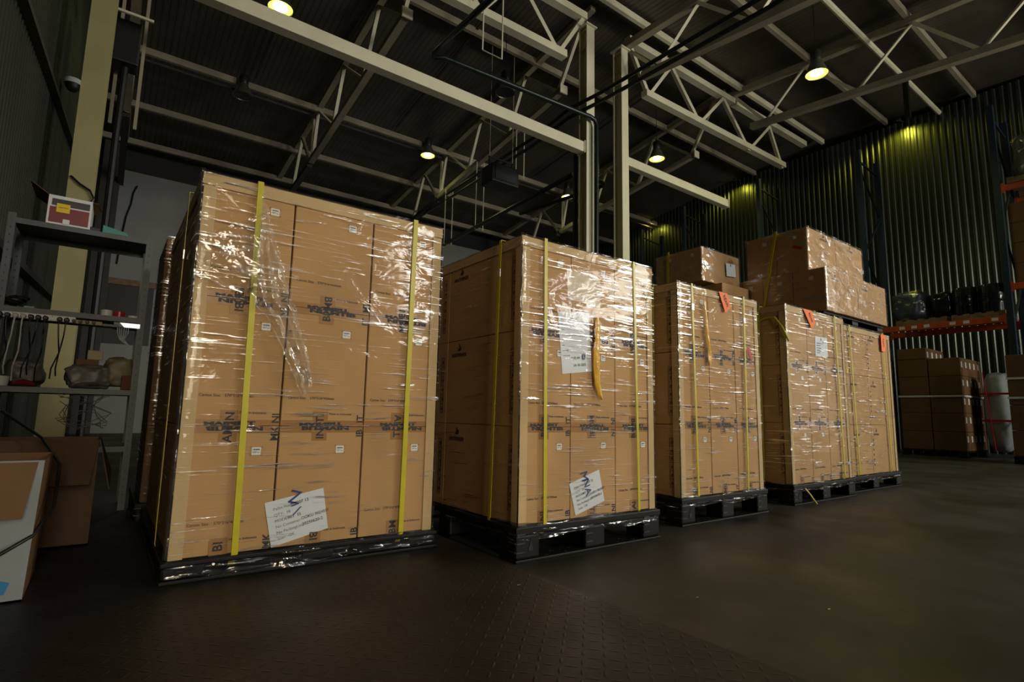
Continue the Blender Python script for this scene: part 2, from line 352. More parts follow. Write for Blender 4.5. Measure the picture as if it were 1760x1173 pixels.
# roof trusses along Y
for X, lab in ((-.2, 'roof truss falling away close to the left corrugated wall'), (3.62, 'roof truss falling away behind the long tie beam, left of the pair of columns'), (7.28, 'roof truss falling away just left of the middle columns'), (12.0, 'roof truss falling away behind the right girder truss')):
    zb = lambda y: 7.62-.13*(y-8.2); zu = lambda y: 8.98-.135*(y-7.2)
    y1 = 13.6
    t = truss(lab, ((X, 8.2, zb(8.2)), (X, y1, zb(y1))), ((X, 7.3, zu(7.3)), (X, 16.9, zu(16.9))), lambda n, k: (X, n, zu(n)-.05 if k else zb(n)+.04), .13, .07, (8.35, 10.2, 12.0, 13.5), (7.6, 9.55, 11.45, 13.25), False, 'steel_dusty', 'steel_cream')
    mk('end_post', MB().angle((X, y1-.08, zb(y1)), (X, y1-.08, zu(y1)), .12, .012), 'steel_cream', t)
    mk('chord_end_plate', MB().box(X-.1, X+.1, 8.17, 8.2, zb(8.2)-.1, zb(8.2)+.09), 'steel_cream', t)
    mk('brace', MB().angle((X, 14.6, zu(14.6)), (X, 15.2, 6.8), .07, .01, (0, 1, .2)), 'steel_cream', t)
    mk('brace', MB().angle((X, 14.6, zu(14.6)), (X, 13.7, 6.95), .07, .01, (0, 1, .2)), 'steel_dusty', t)
    mk('bottom_chord', MB().bar((X, 13.7, 6.85), (X, 17.2, 6.5), .13, .11), 'steel_dark', t)
for X, lab in ((8.15, 'roof truss rising over the right column towards the viewer'), (12.2, 'roof truss above the hanging lamp nearest the racking')):
    zb = lambda y: 7.84-.105*(6.75-y); zu = lambda y: 8.92-.075*(7.2-y)
    if X < 9: zb = lambda y: 7.58-.12*(7.2-y); zu = lambda y: 8.45-.04*(7.2-y)
    truss(lab, ((X, 6.75, zb(6.75)), (X, -3, zb(-3))), ((X, 7.4, zu(7.2)), (X, -3, zu(-3))), lambda n, k: (X, n, zu(n)-.05 if k else zb(n)+.04), .15, .07, (6.4, 4.4, 2.35, .3), (7.2, 5.45, 3.35, 1.3), False, 'steel_dusty', 'steel_cream')
# purlins
for y, lab, x0, mat in ((16.95, 'purlin nearest the back wall', -.7, 'steel_dusty'), (15.2, 'purlin second from the back wall', -.7, 'steel_dusty'), (13.15, 'purlin carrying the row of lamps, third from the back wall', -.7, 'steel_dusty'),
                   (9.1, 'purlin just behind the girder trusses', -.7, 'steel_dusty'), (6.95, 'purlin right above the girder trusses', -.7, 'steel_cream'), (5.3, 'purlin above the nearest right-hand lamp', -.7, 'steel_dusty'),
                   (3.4, 'purlin in front of the nearest right-hand lamp', -.7, 'steel_dusty'), (1.5, 'purlin nearest the viewer at the upper right', -.7, 'steel_dusty')):
    z = roofz(y)-.16
    if y > 13: z -= .12
    prof = [(-.04, -.08), (.04, -.08), (.04, -.07), (-.03, -.07), (-.03, .07), (.04, .07), (.04, .08), (-.04, .08)]
    mk('purlin', MB().sweep([Vector((x0, y, z)), Vector((16.55, y, z))], [(a*1.0, b*.9) for a, b in prof], Vector((0, 1, 0)), Vector((0, 0, 1))), mat, label='long cream steel '+lab, cat='purlin')
mk('purlin', MB().bar((-.7, 13.32, 7.98), (16.5, 13.32, 7.98), .06, .05), 'steel_dark', label='thin dark rail just under the purlin that carries the lamps', cat='rail')
# sag rods
for x, y0, y1 in ((2.1, 8.4, 13.0), (5.6, 7.5, 13.0), (10.4, 8.0, 13)):
    mk('sag_rod', MB().bar((x, y0, roofz(y0)-.12), (x, y1, roofz(y1)-.14), .05, .03), 'steel_dark', label='thin dark rod tying the purlins, %s' % {2.1: 'at the far left of the roof', 5.6: 'above the long tie beam', 10.4: 'right of the columns'}[x], cat='rod')
mk('diagonal_pipe', MB().tube([(9.9, 4.12, 8.59), (14.2, 4.12, 8.59), (16.55, 4.12, 8.59)], .058), 'steel_cream', label='slim cream tube crossing the upper right roof to the racking side', cat='tube')
mk('hanging_post', MB().bar((14.25, 4.12, 8.60), (14.25, 4.12, 7.62), .10), 'pipe_black', label='short black post hanging from the roof above the corrugated wall', cat='post')
# pipes
t = empty('black_pipe', (5.3, 7.1, 6.18), 'black pipe with a bent end hung beside the left middle column', 'pipe')
arc = [(3.62, 5.0, 6.12), (3.55, 6.7, 6.14), (3.55, 6.95, 6.15), (3.60, 7.08, 6.16), (3.74, 7.0, 6.17), (6.80, 6.90, 6.24), (6.93, 6.90, 6.22), (6.97, 6.90, 6.12), (6.97, 6.90, .01)]
mk('pipe_run', MB().tube([(3.7, 1.0, 6.12)]+arc, .045, 12), 'pipe_green', t, sm=40)
mk('hanger', MB().tube([(4.0, 6.3, 7.5), (4.0, 6.3, 6.02), (4.35, 6.3, 6.02), (4.35, 6.3, 7.5)], .012, 6), 'steel_cream', t)
mk('downpipe', MB().tube([(6.87, 7.36, .01), (6.87, 7.36, 5.9)], .05, 12), 'pipe_black', label='black vertical pipe at the left edge of the left middle column', cat='pipe', sm=40)
for dx, lab in ((0, 'upper'), (.17, 'lower')):
    mk('cable_duct', MB().tube([(6.75+dx*.3, .5, 6.52-dx), (6.86+dx*.3, 3.5, 6.54-dx), (6.72, 6.6, 6.52-dx), (6.62, 7.3, 6.5-dx), (6.80, 8.6, 6.52-dx), (7.4, 15.3, 6.93-dx)], .035, 8), 'pipe_black', label='%s one of two parallel black ducts running past the middle columns' % lab, cat='duct')
mk('cable_duct', MB().tube([(6.95, 7.50, 5.36), (7.5, 16, 5.45)], .05, 8), 'pipe_black', label='single black duct running back below the unit heater', cat='duct')
mk('cable_duct', MB().tube([(6.93, 7.38, 5.75), (7.4, 7.9, 5.77), (8.5, 8.2, 5.85), (8.6, 8.3, 5.85), (8.3, 11, 5.9)], .045, 8), 'pipe_black', label='black duct bending between the two middle columns', cat='duct')
for k, (y, z0) in enumerate(((9.7, 6.15), (11.4, 5.35), (13.0, 5.35))):
    zb_ = 7.62-.13*(y-8.2)-.05
    mk('hanger_rod', MB().tube([(7.17, y, zb_), (7.17, y, z0), (7.40, y, z0), (7.40, y, zb_)], .012, 6), 'steel_cream', label='thin U-shaped hanger rod '+('above the black unit heater', 'right of the black unit heater, longer one', 'lowest and farthest, over the single black duct')[k], cat='hanger')
t = empty('unit_heater', (6.4, 9.2, 5.5), 'black box-shaped unit heater hanging under the roof left of the columns', 'heater')
mk('casing', MB().box(6.06, 6.74, 9.0, 9.45, 5.52, 5.93, .02), 'pipe_black', t); mk('grille', MB().box(6.12, 6.68, 8.985, 9.0, 5.58, 5.88), 'charcoal', t)
for x in (6.1, 6.7): mk('bracket', MB().bar((x, 9.2, 5.92), (x, 9.2, 6.12), .03), 'pipe_black', t)
mk('bracket', MB().bar((6.08, 9.2, 6.12), (6.72, 9.2, 6.12), .03), 'pipe_black', t)
for x in (6.1, 6.7): mk('hanger_rod', MB().tube([(x, 9.2, 6.1), (x, 9.2, roofz(9.2)+.01)], .008, 6), 'steel_dusty', t)
# upper left corner fittings
t = empty('ladder_tray', (-.2, 7.6, 5.2), 'narrow ladder-like cable tray high in the left corner', 'cable tray')
for x in (-.30, -.02): mk('rail', MB().bar((x, 8.9, 4.5), (x, 8.9, 8.2), .04), 'steel_dusty', t)
for k in range(5): mk('rung', MB().bar((-.42, 8.86, 6.15+k*.42), (.06, 8.86, 6.15+k*.42), .035), 'steel_cream', t)
t = empty('junction_box', (-.2, 8.6, 5.2), 'black box on the cable tray high in the left corner', 'box')
mk('box_body', MB().box(-.36, -.06, 8.45, 8.75, 5.2, 5.8, .02), 'black', t)
mk('conduit', MB().tube([(-.2, 8.6, 5.2), (-.21, 8.6, 4.2), (-.20, 8.6, .01)], .04), 'black', t)
mk('corner_post', MB().box(-.62, -.22, 17.1, 17.45, 0, 7.6), 'steel_dark', label='dark steel post in the far left corner beside the pale back wall', cat='post')
# back wall details
mk('wall_wire', MB().tube([(.17, 17.47, 6.62), (.10, 17.46, 6.4), (.08, 17.46, 6.1), (.0, 17.46, 5.7), (-.04, 17.46, 5.2), (-.08, 17.46, 4.4)], .02, 6), 'cable_black', label='black wire hanging down the pale back wall', cat='wire')
t = empty('wall_opening', (.3, 17.45, 3), 'dark opening with a tan lintel in the pale back wall behind the shelf', 'opening')
mk('lintel', MB().box(-.25, .85, 17.42, 17.5, 3.86, 4.02), 'wood', t); mk('recess', MB().box(-.2, .8, 17.46, 17.52, 2.3, 3.86), 'black', t)
# left wall rails and camera
mk('conduit_rail', MB().bar((-.75, 2.5, 3.15), (-.75, 11.9, 4.88), .07, .05), 'steel_dark', label='dark rail slanting up the left corrugated wall to the column', cat='rail')
mk('conduit_rail', MB().bar((-.75, 4.2, 1.75), (-.75, 13, 2.45), .10, .06), 'black', label='lower black rail on the left corrugated wall behind the shelf', cat='rail')
t = empty('dome_camera', (-.68, 8.07, 4.5), 'small dome security camera under the slanting rail on the left wall', 'security camera')
mk('mount', MB().lathe((-.66, 8.07, 4.52), [(.001, .04), (.085, .04), (.095, 0), (.085, -.02)], 20), 'white', t, sm=40)
mk('dome', MB().lathe((-.66, 8.07, 4.5), [(.075, 0), (.07, -.04), (.045, -.075), (.001, -.085)], 20), 'black', t, sm=60)
mk('column_cable', MB().tube([(-.50, 7.08, 3.05), (-.42, 7.07, 2.98), (-.33, 7.07, 2.93), (-.29, 7.07, 2.85), (-.31, 7.07, 2.8)], .011, 6), 'cable_black', label='black bracket wire across the left cream column', cat='wire')
# ---------------------------------------------------------------- hanging high-bay lamps
def lamp(x, y, z, label, on=True, r=.21, cable=None, power=60):
    power *= .75
    t = empty('high_bay_lamp', (x, y, z), label, 'lamp', None)
    mk('housing', MB().lathe((x, y, z), [(.001, .50), (.075, .50), (.10, .46), (.10, .30), (.085, .27)], 20), 'lamp_housing', t, sm=40)
    mk('lamp_shade', MB().lathe((x, y, z), [(.085, .29), (.12, .22), (.17, .10), (r, 0), (r-.008, 0), (.16, .10), (.11, .21)], 28), 'lamp_shade', t, sm=50)
    mk('cable', MB().tube([(x, y, z+.5), (x, y, roofz(y)-.005)], .008, 6), 'cable_black', t)
    if on:
        mk('lens', MB().lathe((x, y, z+.012), [(.001, .03), (r*.5, .02), (r*.97, .0)], 28), 'lamp_glow', t, sm=60, label='glowing yellow-green lens')
        mk('bulb', MB().lathe((x, y, z+.01), [(.001, -.03), (r*.36, -.015), (r*.48, .0), (r*.25, .015)], 20), 'lamp_core', t, sm=60, label='white-hot lamp core')
        l = bpy.data.lights.new('lamp_light', 'SPOT'); l.energy = power; l.color = (.86, .95, .30); l.spot_size = math.radians(150); l.spot_blend = .6; l.shadow_soft_size = .15
        o = bpy.data.objects.new('lamp_light', l); COL.objects.link(o); o.parent = t; o.location = (0, 0, -.05)
    else:
        mk('lens', MB().lathe((x, y, z+.012), [(.001, .03), (r*.97, 0)], 28), 'plastic_grey', t, sm=60)
lamp(10.6, 4.49, 7.4, 'glowing high-bay lamp hanging upper right, nearest the racking', power=110)
lamp(11.23, 8.87, 7.5, 'glowing high-bay lamp just right of the middle columns', power=80)
lamp(11.44, 12.64, 7.7, 'small glowing high-bay lamp just left of the left middle column', power=18, r=.2)
lamp(6.52, 12.92, 7.7, 'glowing high-bay lamp under the purlin above the nearest load', power=18, r=.2)
lamp(1.79, 9.3, 7.5, 'glowing high-bay lamp at the top left of the view', power=60)
lamp(1.86, 12.96, 7.7, 'unlit grey high-bay lamp under the purlin at the upper left', on=False)
lamp(6.27, 8.92, 7.5, 'unlit dark high-bay lamp behind the bent black pipe', on=False)
# added lamps above the racking, standing in for the source of the wall glows
for y, pw in ((4.9, 66), (9.62, 40), (13.14, 44)):
    ZL = min(ZR, roofz(y)-.12)
    t = empty('standin_light', (XR-.2, y, ZL), 'small dark downlight on top of the right corrugated wall, %s' % {4.9: 'nearest the viewer', 9.62: 'middle one', 13.14: 'farthest one'}[y], 'stand-in light')
    mk('bracket', MB().bar((XR-.02, y, ZL-.04), (XR-.42, y, ZL-.10), .025), 'lamp_housing', t)
    mk('housing', MB().box(XR-.46, XR-.36, y-.05, y+.05, ZL-.14, ZL-.08, .01), 'lamp_housing', t)
    l = bpy.data.lights.new('standin_light_beam', 'SPOT'); l.spot_size = math.radians(164); l.spot_blend = .35; l.energy = pw*.85; l.color = (.80, .72, .07); l.shadow_soft_size = .12
    o = bpy.data.objects.new('standin_light_beam', l); COL.objects.link(o); o.parent = t; o.location = (-.17, 0, -.20)
# ---------------------------------------------------------------- pallets, cartons, wrap
def pallet(x0, x1, y0, y1, z0, z1, label, holes=True):
    t = empty('plastic_pallet', ((x0+x1)/2, (y0+y1)/2, z0), label, 'pallet')
    h = z1-z0; dk = min(.035, h*.25); rn = .014
    d = MB().box(x0, x1, y0, y1, z1-dk, z1, .006); mk('deck', d, 'plastic_black', t)
    bw = .15; bd = .14
    xs = (x0, (x0+x1)/2-bw/2, x1-bw); ys = (y0, (y0+y1)/2-bd/2, y1-bd)
    for i, x in enumerate(xs):
        for j, y in enumerate(ys):
            b = MB().box(x+.004, x+bw-.004, y+.004, y+bd-.004, z0+rn, z1-dk, .012)
            r = MB()
            if j == 0 and h > .1:
                for zz in (.3, .55, .8):
                    r.box(x+.004, x+.05, y-.002, y+.006, z0+h*zz-.003, z0+h*zz+.003)
                if i == 0:
                    for zz in (.3, .55, .8): r.box(x-.002, x+.006, y+.004, y+.06, z0+h*zz-.003, z0+h*zz+.003)
            bl = mk('block', b, 'plastic_black', t, extra=[(r, 'plastic_grey')] if r.v else ())
            if j == 0 and h > .1:
                if i == 0:
                    cx = x+.088; cz = z0+h*.42
                    k = MB().add([(cx-.011, y+.0015, cz-.018), (cx+.011, y+.0015, cz-.018), (cx+.014, y+.0015, cz-.004), (cx+.004, y+.0015, cz+.014), (cx, y+.0015, cz+.04), (cx-.004, y+.0015, cz+.014), (cx-.014, y+.0015, cz-.004),
                                  (cx-.011, y+.008, cz-.018), (cx+.011, y+.008, cz-.018), (cx+.014, y+.008, cz-.004), (cx+.004, y+.008, cz+.014), (cx, y+.008, cz+.04), (cx-.004, y+.008, cz+.014), (cx-.014, y+.008, cz-.004)],
                                 [(0, 1, 2, 3, 4, 5, 6), (13, 12, 11, 10, 9, 8, 7)]+[(i_, (i_+1) % 7, 7+(i_+1) % 7, 7+i_) for i_ in range(7)])
                    mk('keyhole_slot', k, 'black', bl)
    for j, y in enumerate(ys):
        hb = MB(); n = 17
        if j == 0 and holes:
            for k in range(n):
                xx = x0+.02+(x1-x0-.04)*k/(n-1)
                hb.lathe((xx, y+.03+(.0 if k % 2 else .05), z0+rn), [(.001, .0012), (.011, .0012), (.011, 0)], 8)
        mk('runner', MB().box(x0, x1, y, y+bd, z0, z0+rn, .004), 'plastic_black', t, extra=[(hb, 'black')] if hb.v else ())
    for x in (x0, x1-bw): mk('runner', MB().box(x, x+bw, y0+bd, y1-bd, z0, z0+rn, .004), 'plastic_grey', t)
    return t
SIZE_TXT = 'Carton Size:   570*316*430mm'
ROWN = {0: 'bottom', 1: 'middle', 2: 'top'}
def sticker(par, x, y, z, nx, ny, w_=.034, h=.030, detail=True):
    # adhesive label lying on a face whose outward normal is (nx, ny)
    e = .0012
    if ny:
        q = MB().quad((x, y-e, z), (x+w_, y-e, z), (x+w_, y-e, z+h), (x, y-e, z+h))
    else:
        q = MB().quad((x-e, y+w_, z), (x-e, y, z), (x-e, y, z+h), (x-e, y+w_, z+h))
    l = MB()
    if detail and ny:
        for k in range(9): l.box(x+.004+k*.0028, x+.0053+k*.0028+(k % 3)*.0005, y-e-.0006, y-e, z+h*.62, z+h*.80)
        l.box(x+.004, x+.02, y-e-.0006, y-e, z+h*.40, z+h*.45); l.box(x+.004, x+.016, y-e-.0006, y-e, z+h*.28, z+h*.32)
        l.box(x+.022, x+.026, y-e-.0006, y-e, z+h*.26, z+h*.36); l.box(x+.029, x+.031, y-e-.0006, y-e, z+h*.26, z+h*.36)
        g = .005
        for sx in (-1, 1):
            for sz in (-1, 1):
                cx = x+w_/2+sx*(w_/2+g); cz = z+h/2+sz*(h/2+g*.4)
                l.box(min(cx, cx-sx*.006), max(cx, cx-sx*.006), y-.0008, y, cz-.0006, cz+.0006); l.box(cx-.0006, cx+.0006, y-.0008, y, min(cz, cz-sz*.006), max(cz, cz-sz*.006))
    s = mk('shipping_label', q, 'label_white', par, extra=[(l, 'ink')] if l.v else ())
    return s
FLAME = [(0, 0), (.5, .12), (.62, .42), (.36, .72), (.30, .5), (.12, .95), (-.02, 1.1), (.02, .6), (-.2, .35), (-.35, .1)]
def side_logo(par, x, yc, z, size=.032, face='x'):
    if face == 'x':
        s = text('brand_print', 'ANTMINER', size, 'ink', par, (x-.0015, yc, z), (0, -1, 0), (0, 0, 1), 'CENTER')
        pts = [(x-.0015, yc-a*.035, z+.024+b*.04) for a, b in FLAME]; back = [(p[0]+.001, p[1], p[2]) for p in pts]
    else:
        s = text('brand_print', 'ANTMINER', size, 'ink', par, (yc, x-.0015, z), (1, 0, 0), (0, 0, 1), 'CENTER')
        pts = [(yc+a*.035, x-.0015, z+.024+b*.04) for a, b in FLAME]; back = [(p[0], p[1]+.001, p[2]) for p in pts]
    n = len(pts); mk('flame_emblem', MB().add(pts+back, [tuple(range(n)), tuple(range(2*n-1, n-1, -1))]+[(i, (i+1) % n, n+(i+1) % n, n+i) for i in range(n)]), 'ink', par)
def handling_strip(par, x, y, z0, z1):
    # upright outlined strip of handling symbols on a -X face
    b = MB(); e = .0015; w_ = .026; th = .002
    for a, c, d, f in ((y, y+th, z0, z1), (y+w_, y+w_+th, z0, z1), (y, y+w_, z0, z0+th), (y, y+w_, z1-th, z1)): b.box(x-e, x-e+.001, a, c, d, f)
    n = 6
    for k in range(n):
        zc = z0+(z1-z0)*(k+.5)/n
        b.box(x-e, x-e+.001, y+.006, y+.020, zc-.010, zc-.007); b.box(x-e, x-e+.001, y+.011, y+.015, zc-.006, zc+.010); b.box(x-e, x-e+.001, y+.004, y+.008, zc-.002, zc+.006)
        b.box(x-e, x-e+.001, y, y+w_, zc+(z1-z0)/n/2-.001, zc+(z1-z0)/n/2+.001)
    mk('handling_marks', b, 'ink', par)
VT = ['MBIT', 'AMK', 'BIIB', 'NI', 'BIT', 'TIBNI', 'BMI', 'AIN', 'BITM']
def front_carton(x0, x1, y, dep, z0, z1, label, row, ci, group, tape=True, tape_v=True, frac=.74, seed=0, mat='kraft', detail=True, marks='front', gap=.0016):
    g = gap
    t = mk('carton', MB().box(x0+g, x1-g, y, y+dep, z0+g*.6, z1-g*.6, .0035), mat, label=label, cat='carton', group=group)
    w_ = x1-x0
    if marks == 'front':
        sticker(t, x0+w_*frac-.01, y, z1-.115, 0, -1, detail=detail)
        text('size_print', SIZE_TXT, .0165, 'ink', t, (x0+.05 if ci == 0 else x0+.025, y-.0012, z0+.118), (1, 0, 0), (0, 0, 1), 'LEFT', .93)
        text('origin_print', 'Made in Indonesia', .0145, 'ink', t, (x0+w_*.56, y-.0012, z0+.052), (1, 0, 0), (0, 0, 1), 'LEFT', .95)
    if tape:
        zc = z1
        if row < 2:
            tp = mk('packing_tape', MB().quad((x0+.002, y-.0010, z1-.028), (x1-.002, y-.0010, z1-.028), (x1-.002, y-.0010, z1-.001), (x0+.002, y-.0010, z1-.001), .0004), 'tape_brown', t)
            flip = -1 if (ci+seed) % 2 else 1
            text('tape_print', 'BITMAIN' if (ci+row) % 2 else 'NIAMTIB', .021, 'ink', tp, ((x0+x1)/2+.012, y-.0018, z1-.010), (flip, 0, 0), (0, 0, flip), 'CENTER', 2.5, bold=.0012)
        if row > 0:
            tp = mk('packing_tape', MB().quad((x0+.002, y-.0010, z0+.001), (x1-.002, y-.0010, z0+.001), (x1-.002, y-.0010, z0+.024), (x0+.002, y-.0010, z0+.024), .0004), 'tape_brown', t)
            text('tape_print', 'MAINBIT', .018, 'ink', tp, ((x0+x1)/2-.01, y-.0018, z0+.009), (1, 0, .015), (0, 0, -1 if ci % 2 else 1), 'CENTER', 2.6, bold=.0012)
        if tape_v:
            xc = x0+w_*.46; hh = .062
            for s_, zz in ((1, z0), (-1, z1)):
                if s_ < 0 and row == 2: continue
                za, zb_ = (zz+.001, zz+hh) if s_ > 0 else (zz-hh, zz-.001)
                tp = mk('packing_tape', MB().quad((xc-.032, y-.0014, za), (xc+.032, y-.0014, za), (xc+.032, y-.0014, zb_), (xc-.032, y-.0014, zb_), .0004), 'tape_brown', t)
                st = VT[int(ci*2+row+seed+(s_ > 0)) % len(VT)][:2]
                text('tape_print', st, .046, 'ink', tp, (xc, y-.0022, (za+zb_)/2), (0, 0, -1 if (ci+row) % 2 else 1), (1 if (ci+row) % 2 else -1, 0, 0), 'CENTER', 1.0, bold=.001)
                if ci < 2: text('edge_print', VT[int(ci+row*2+seed) % len(VT)][-2:], .040, 'ink', t, (x1-.016, y-.0015, (za+zb_)/2), (0, 0, 1), (-1, 0, 0), 'CENTER', 1.0, bold=.001)
    return t
def shell(x0, x1, y0, y1, z0, z1, seed, amp=.003, off=.008, nzs=.03, sx=.03, zs=22, flare=0, r=.012, nx=2.0):
    x0 -= off; x1 += off; y0 -= off; y1 += off
    per = []
    def edge(a, b):
        n = max(2, int((Vector(b)-Vector(a)).length/sx))
        for i in range(n): per.append(Vector(a).lerp(Vector(b), i/n))
    edge((x0+r, y0, 0), (x1-r, y0, 0)); per.append(Vector((x1-r*.3, y0+r*.3, 0))); edge((x1, y0+r, 0), (x1, y1-r, 0)); per.append(Vector((x1-r*.3, y1-r*.3, 0)))
    edge((x1-r, y1, 0), (x0+r, y1, 0)); per.append(Vector((x0+r*.3, y1-r*.3, 0))); edge((x0, y1-r, 0), (x0, y0+r, 0)); per.append(Vector((x0+r*.3, y0+r*.3, 0)))
    nz = max(3, int((z1-z0)/nzs)); c = Vector(((x0+x1)/2, (y0+y1)/2, 0)); vs_ = []; fs = []; n = len(per)
    for k in range(nz+1):
        z = z0+(z1-z0)*k/nz
        for p in per:
            nn = noise.noise(Vector((p.x*nx+seed, p.y*nx, z*zs+p.x*1.2)))+.5*noise.noise(Vector((p.x*7+seed*2, p.y*7, z*zs*.6)))
            d = Vector((0, 0, 0))
            if p.y <= y0+1e-4: d.y = -1
            elif p.y >= y1-1e-4: d.y = 1
            if p.x <= x0+1e-4: d.x = -1
            elif p.x >= x1-1e-4: d.x = 1
            if d.length == 0: d = (p-c).normalized()
            dz = 0
            if flare and (k == 0 or k == nz): dz = flare*noise.noise(Vector((p.x*4+seed, p.y*4, k)))
            vs_.append((p.x+d.x*amp*abs(nn)*1.5, p.y+d.y*amp*abs(nn)*1.5, z+dz))
    for k in range(nz):
        for i in range(n): j = (i+1) % n; fs.append((k*n+i, k*n+j, (k+1)*n+j, (k+1)*n+i))
    return MB().add(vs_, fs)
def wrap(x0, x1, y0, y1, z0, z1, label, seed, band=True, mat='film', amp=.003, zband=.05):
    t = mk('stretch_wrap', shell(x0, x1, y0, y1, z0, z1, seed, amp), mat, label=label, cat='plastic film', sm=60)
    if band:
        mk('gathered_hem', shell(x0, x1, y0, y1, z0-zband, z0+.015, seed+9, .010, .012, .006, .014, 55, .018, nx=5), 'film_band', t, sm=60, label='bunched shiny lower hem of the film')
    return t
def strap(xa0, xa1, y0, y1, z0, z1, label, w_=.020, seal=None, axis='y', x0=0, x1=0):
    """closed yellow band; axis y: runs over the front/top/back, axis x: over the side/top"""
    t_ = .0015
    if axis == 'y':
        pts = [(xa1, y1, z0), (xa0, y1, z1), (xa0, y0, z1), (xa1, y0, z0+.04), (xa1-.01, y0+.012, z0)]
        wd = Vector((1, 0, 0))
    else:
        pts = [(x1, xa1, z0), (x1, xa0, z1), (x0, xa0, z1), (x0, xa1, z0+.04), (x0+.012, xa1+.01, z0)]
        wd = Vector((0, 1, 0))
    vs_ = []; fs = []
    for i, p in enumerate(pts):
        p = Vector(p)
        pa = Vector(pts[max(i-1, 0)]); pb = Vector(pts[min(i+1, len(pts)-1)])
        d = (pb-pa).normalized(); nrm = d.cross(wd).normalized()*t_
        for s_ in (-1, 1):
            for q in (-1, 1): vs_.append(p+wd*s_*w_/2+nrm*q)
    for i in range(len(pts)-1):
        a = i*4; b = a+4
        for u, v in ((0, 1), (1, 3), (3, 2), (2, 0)): fs.append((a+u, a+v, b+v, b+u))
    fs += [(0, 1, 3, 2), tuple(x+(len(pts)-1)*4 for x in (2, 3, 1, 0))]
    o = mk('strap', MB().add(vs_, fs), 'strap_yellow', label=label, cat='strap')
    if seal:
        f = (seal-z0)/(z1-z0)
        c = xa1+(xa0-xa1)*f
        if axis == 'y': b = MB().box(c-w_*.7, c+w_*.7, y0-.004, y0+.003, seal-.022, seal+.022, .001)
        else: b = MB().box(x0-.004, x0+.003, c-w_*.7, c+w_*.7, seal-.022, seal+.022, .001)
        mk('strap_seal', b, 'seal_steel', o)
    return o
def edge_boards(x0, x1, y0, y1, z0, z1, who, left_top=True, w_=.052):
    th = .005
    def L(cx, cy, sx, sy, a, b, nm, lb):
        m_ = MB(); X = sorted((cx, cx+sx*w_)); Y = sorted((cy, cy+sy*th)); m_.box(X[0], X[1], Y[0], Y[1], a, b)
        X = sorted((cx, cx+sx*th)); Y = sorted((cy, cy+sy*w_)); m_.box(X[0], X[1], Y[0], Y[1], a, b)
        mk(nm, m_, 'board_edge', label=lb, cat='corner board')
    zt_ = z1-w_
    L(x0, y0, 1, 1, z0, zt_, 'corner_board', 'tan upright board, left front edge of the '+who)
    L(x1, y0, -1, 1, z0, zt_, 'corner_board', 'tan upright board, right front edge of the '+who)
    m_ = MB(); m_.box(x0, x1, y0, y0+th, z1-w_-.004, z1, .001); m_.box(x0, x1, y0, y0+w_, z1-th, z1, .001)
    mk('edge_board', m_, 'board_edge', label='tan board, front top edge of the '+who, cat='corner board')
    if left_top:
        m_ = MB(); m_.box(x0, x0+th, y0+.006, y1, z1-w_-.004, z1, .001); m_.box(x0, x0+w_, y0+.053, y1, z1-th, z1, .001)
        mk('edge_board', m_, 'board_edge', label='tan board, left top edge of the '+who, cat='corner board')
CN3 = ('left', 'centre', 'right')
def load(who, x0, x1, y, zfoot, z0, rows, cols, z1, dep, seed, tape=True, frac=.72, left_top=True, gap=.002, sideseam=None, wrapm='film', detail=True, bandz=.05, amp=.003):
    yb = y+dep
    pallet(x0-.02, x1+.02, y-.02, yb+.02, zfoot, z0-.003, 'black plastic pallet under the '+who)
    seam = sideseam or (y+dep/2)
    cols = list(cols); cols[0] = x0+.006; cols[-1] = x1-.006
    rz = [z0]+list(rows)+[z1-.006]
    for r in range(3):
        for c in range(3):
            lab = '%s %s carton on the front of the %s' % (ROWN[r], CN3[c], who)
            t = front_carton(cols[c], cols[c+1], y+.0065, seam-y-.0065, rz[r], rz[r+1], lab, r, c, 'cartons of the '+who, tape, True, frac if c else frac+.05, seed, detail=detail, gap=gap)
            if c == 0:
                side_logo(t, x0+.0076, seam-.13, rz[r+1]-.085-(.03 if r == 2 else 0)); handling_strip(t, x0+.0076, y+.06, rz[r]+.06, rz[r+1]-.09)
        front_lab = '%s rear carton on the left side of the %s' % (ROWN[r], who)
        t = mk('carton', MB().box(cols[0]+.0016, cols[1], seam+.003, yb-.004, rz[r]+.001, rz[r+1]-.001, .0035), 'kraft', label=front_lab, cat='carton', group='cartons of the '+who)
        handling_strip(t, x0+.0076, seam+.04, rz[r]+.06, rz[r+1]-.09)
    edge_boards(x0, x1, y, yb, z0, z1, who, left_top)
    wrap(x0, x1, y, yb, z0-.01, z1+.004, 'clear stretch film around the '+who, seed, True, wrapm, amp, bandz)
def film_corner(par_label, x, y, z0, z1, seed, r=.014):
    n = 46; k = 8; vs_ = []; fs = []
    for i in range(n+1):
        z = z0+(z1-z0)*i/n
        for j in range(k+1):
            a = math.pi/2*j/k; rr = r+.006*noise.noise(Vector((seed, z*26, a*1.5)))+.003*noise.noise(Vector((seed, z*80, a*4)))
            vs_.append((x+r-.010-rr*math.cos(a)-.001, y+r-.010-rr*math.sin(a)-.001, z))
    for i in range(n):
        for j in range(k): a = i*(k+1)+j; fs.append((a, a+1, a+k+2, a+k+1))
    return mk('film_edge', MB().add(vs_, fs), 'film_thick', label='glossy film edge, front left corner of the '+par_label, cat='plastic film', sm=60)
W1 = 'nearest and largest wrapped load'
W2 = 'load with the two white sheets'
W3 = 'load with amber tape and orange tag'
W4 = 'load with a single small form'
W5 = 'rightmost wrapped load'
load(W1, .232, 1.315, 2.40, PL, .135, (.622, 1.128), (.24, .59, .949, 1.315), 1.628, 1.28, 1.0, frac=.70, bandz=.055, gap=.0032)
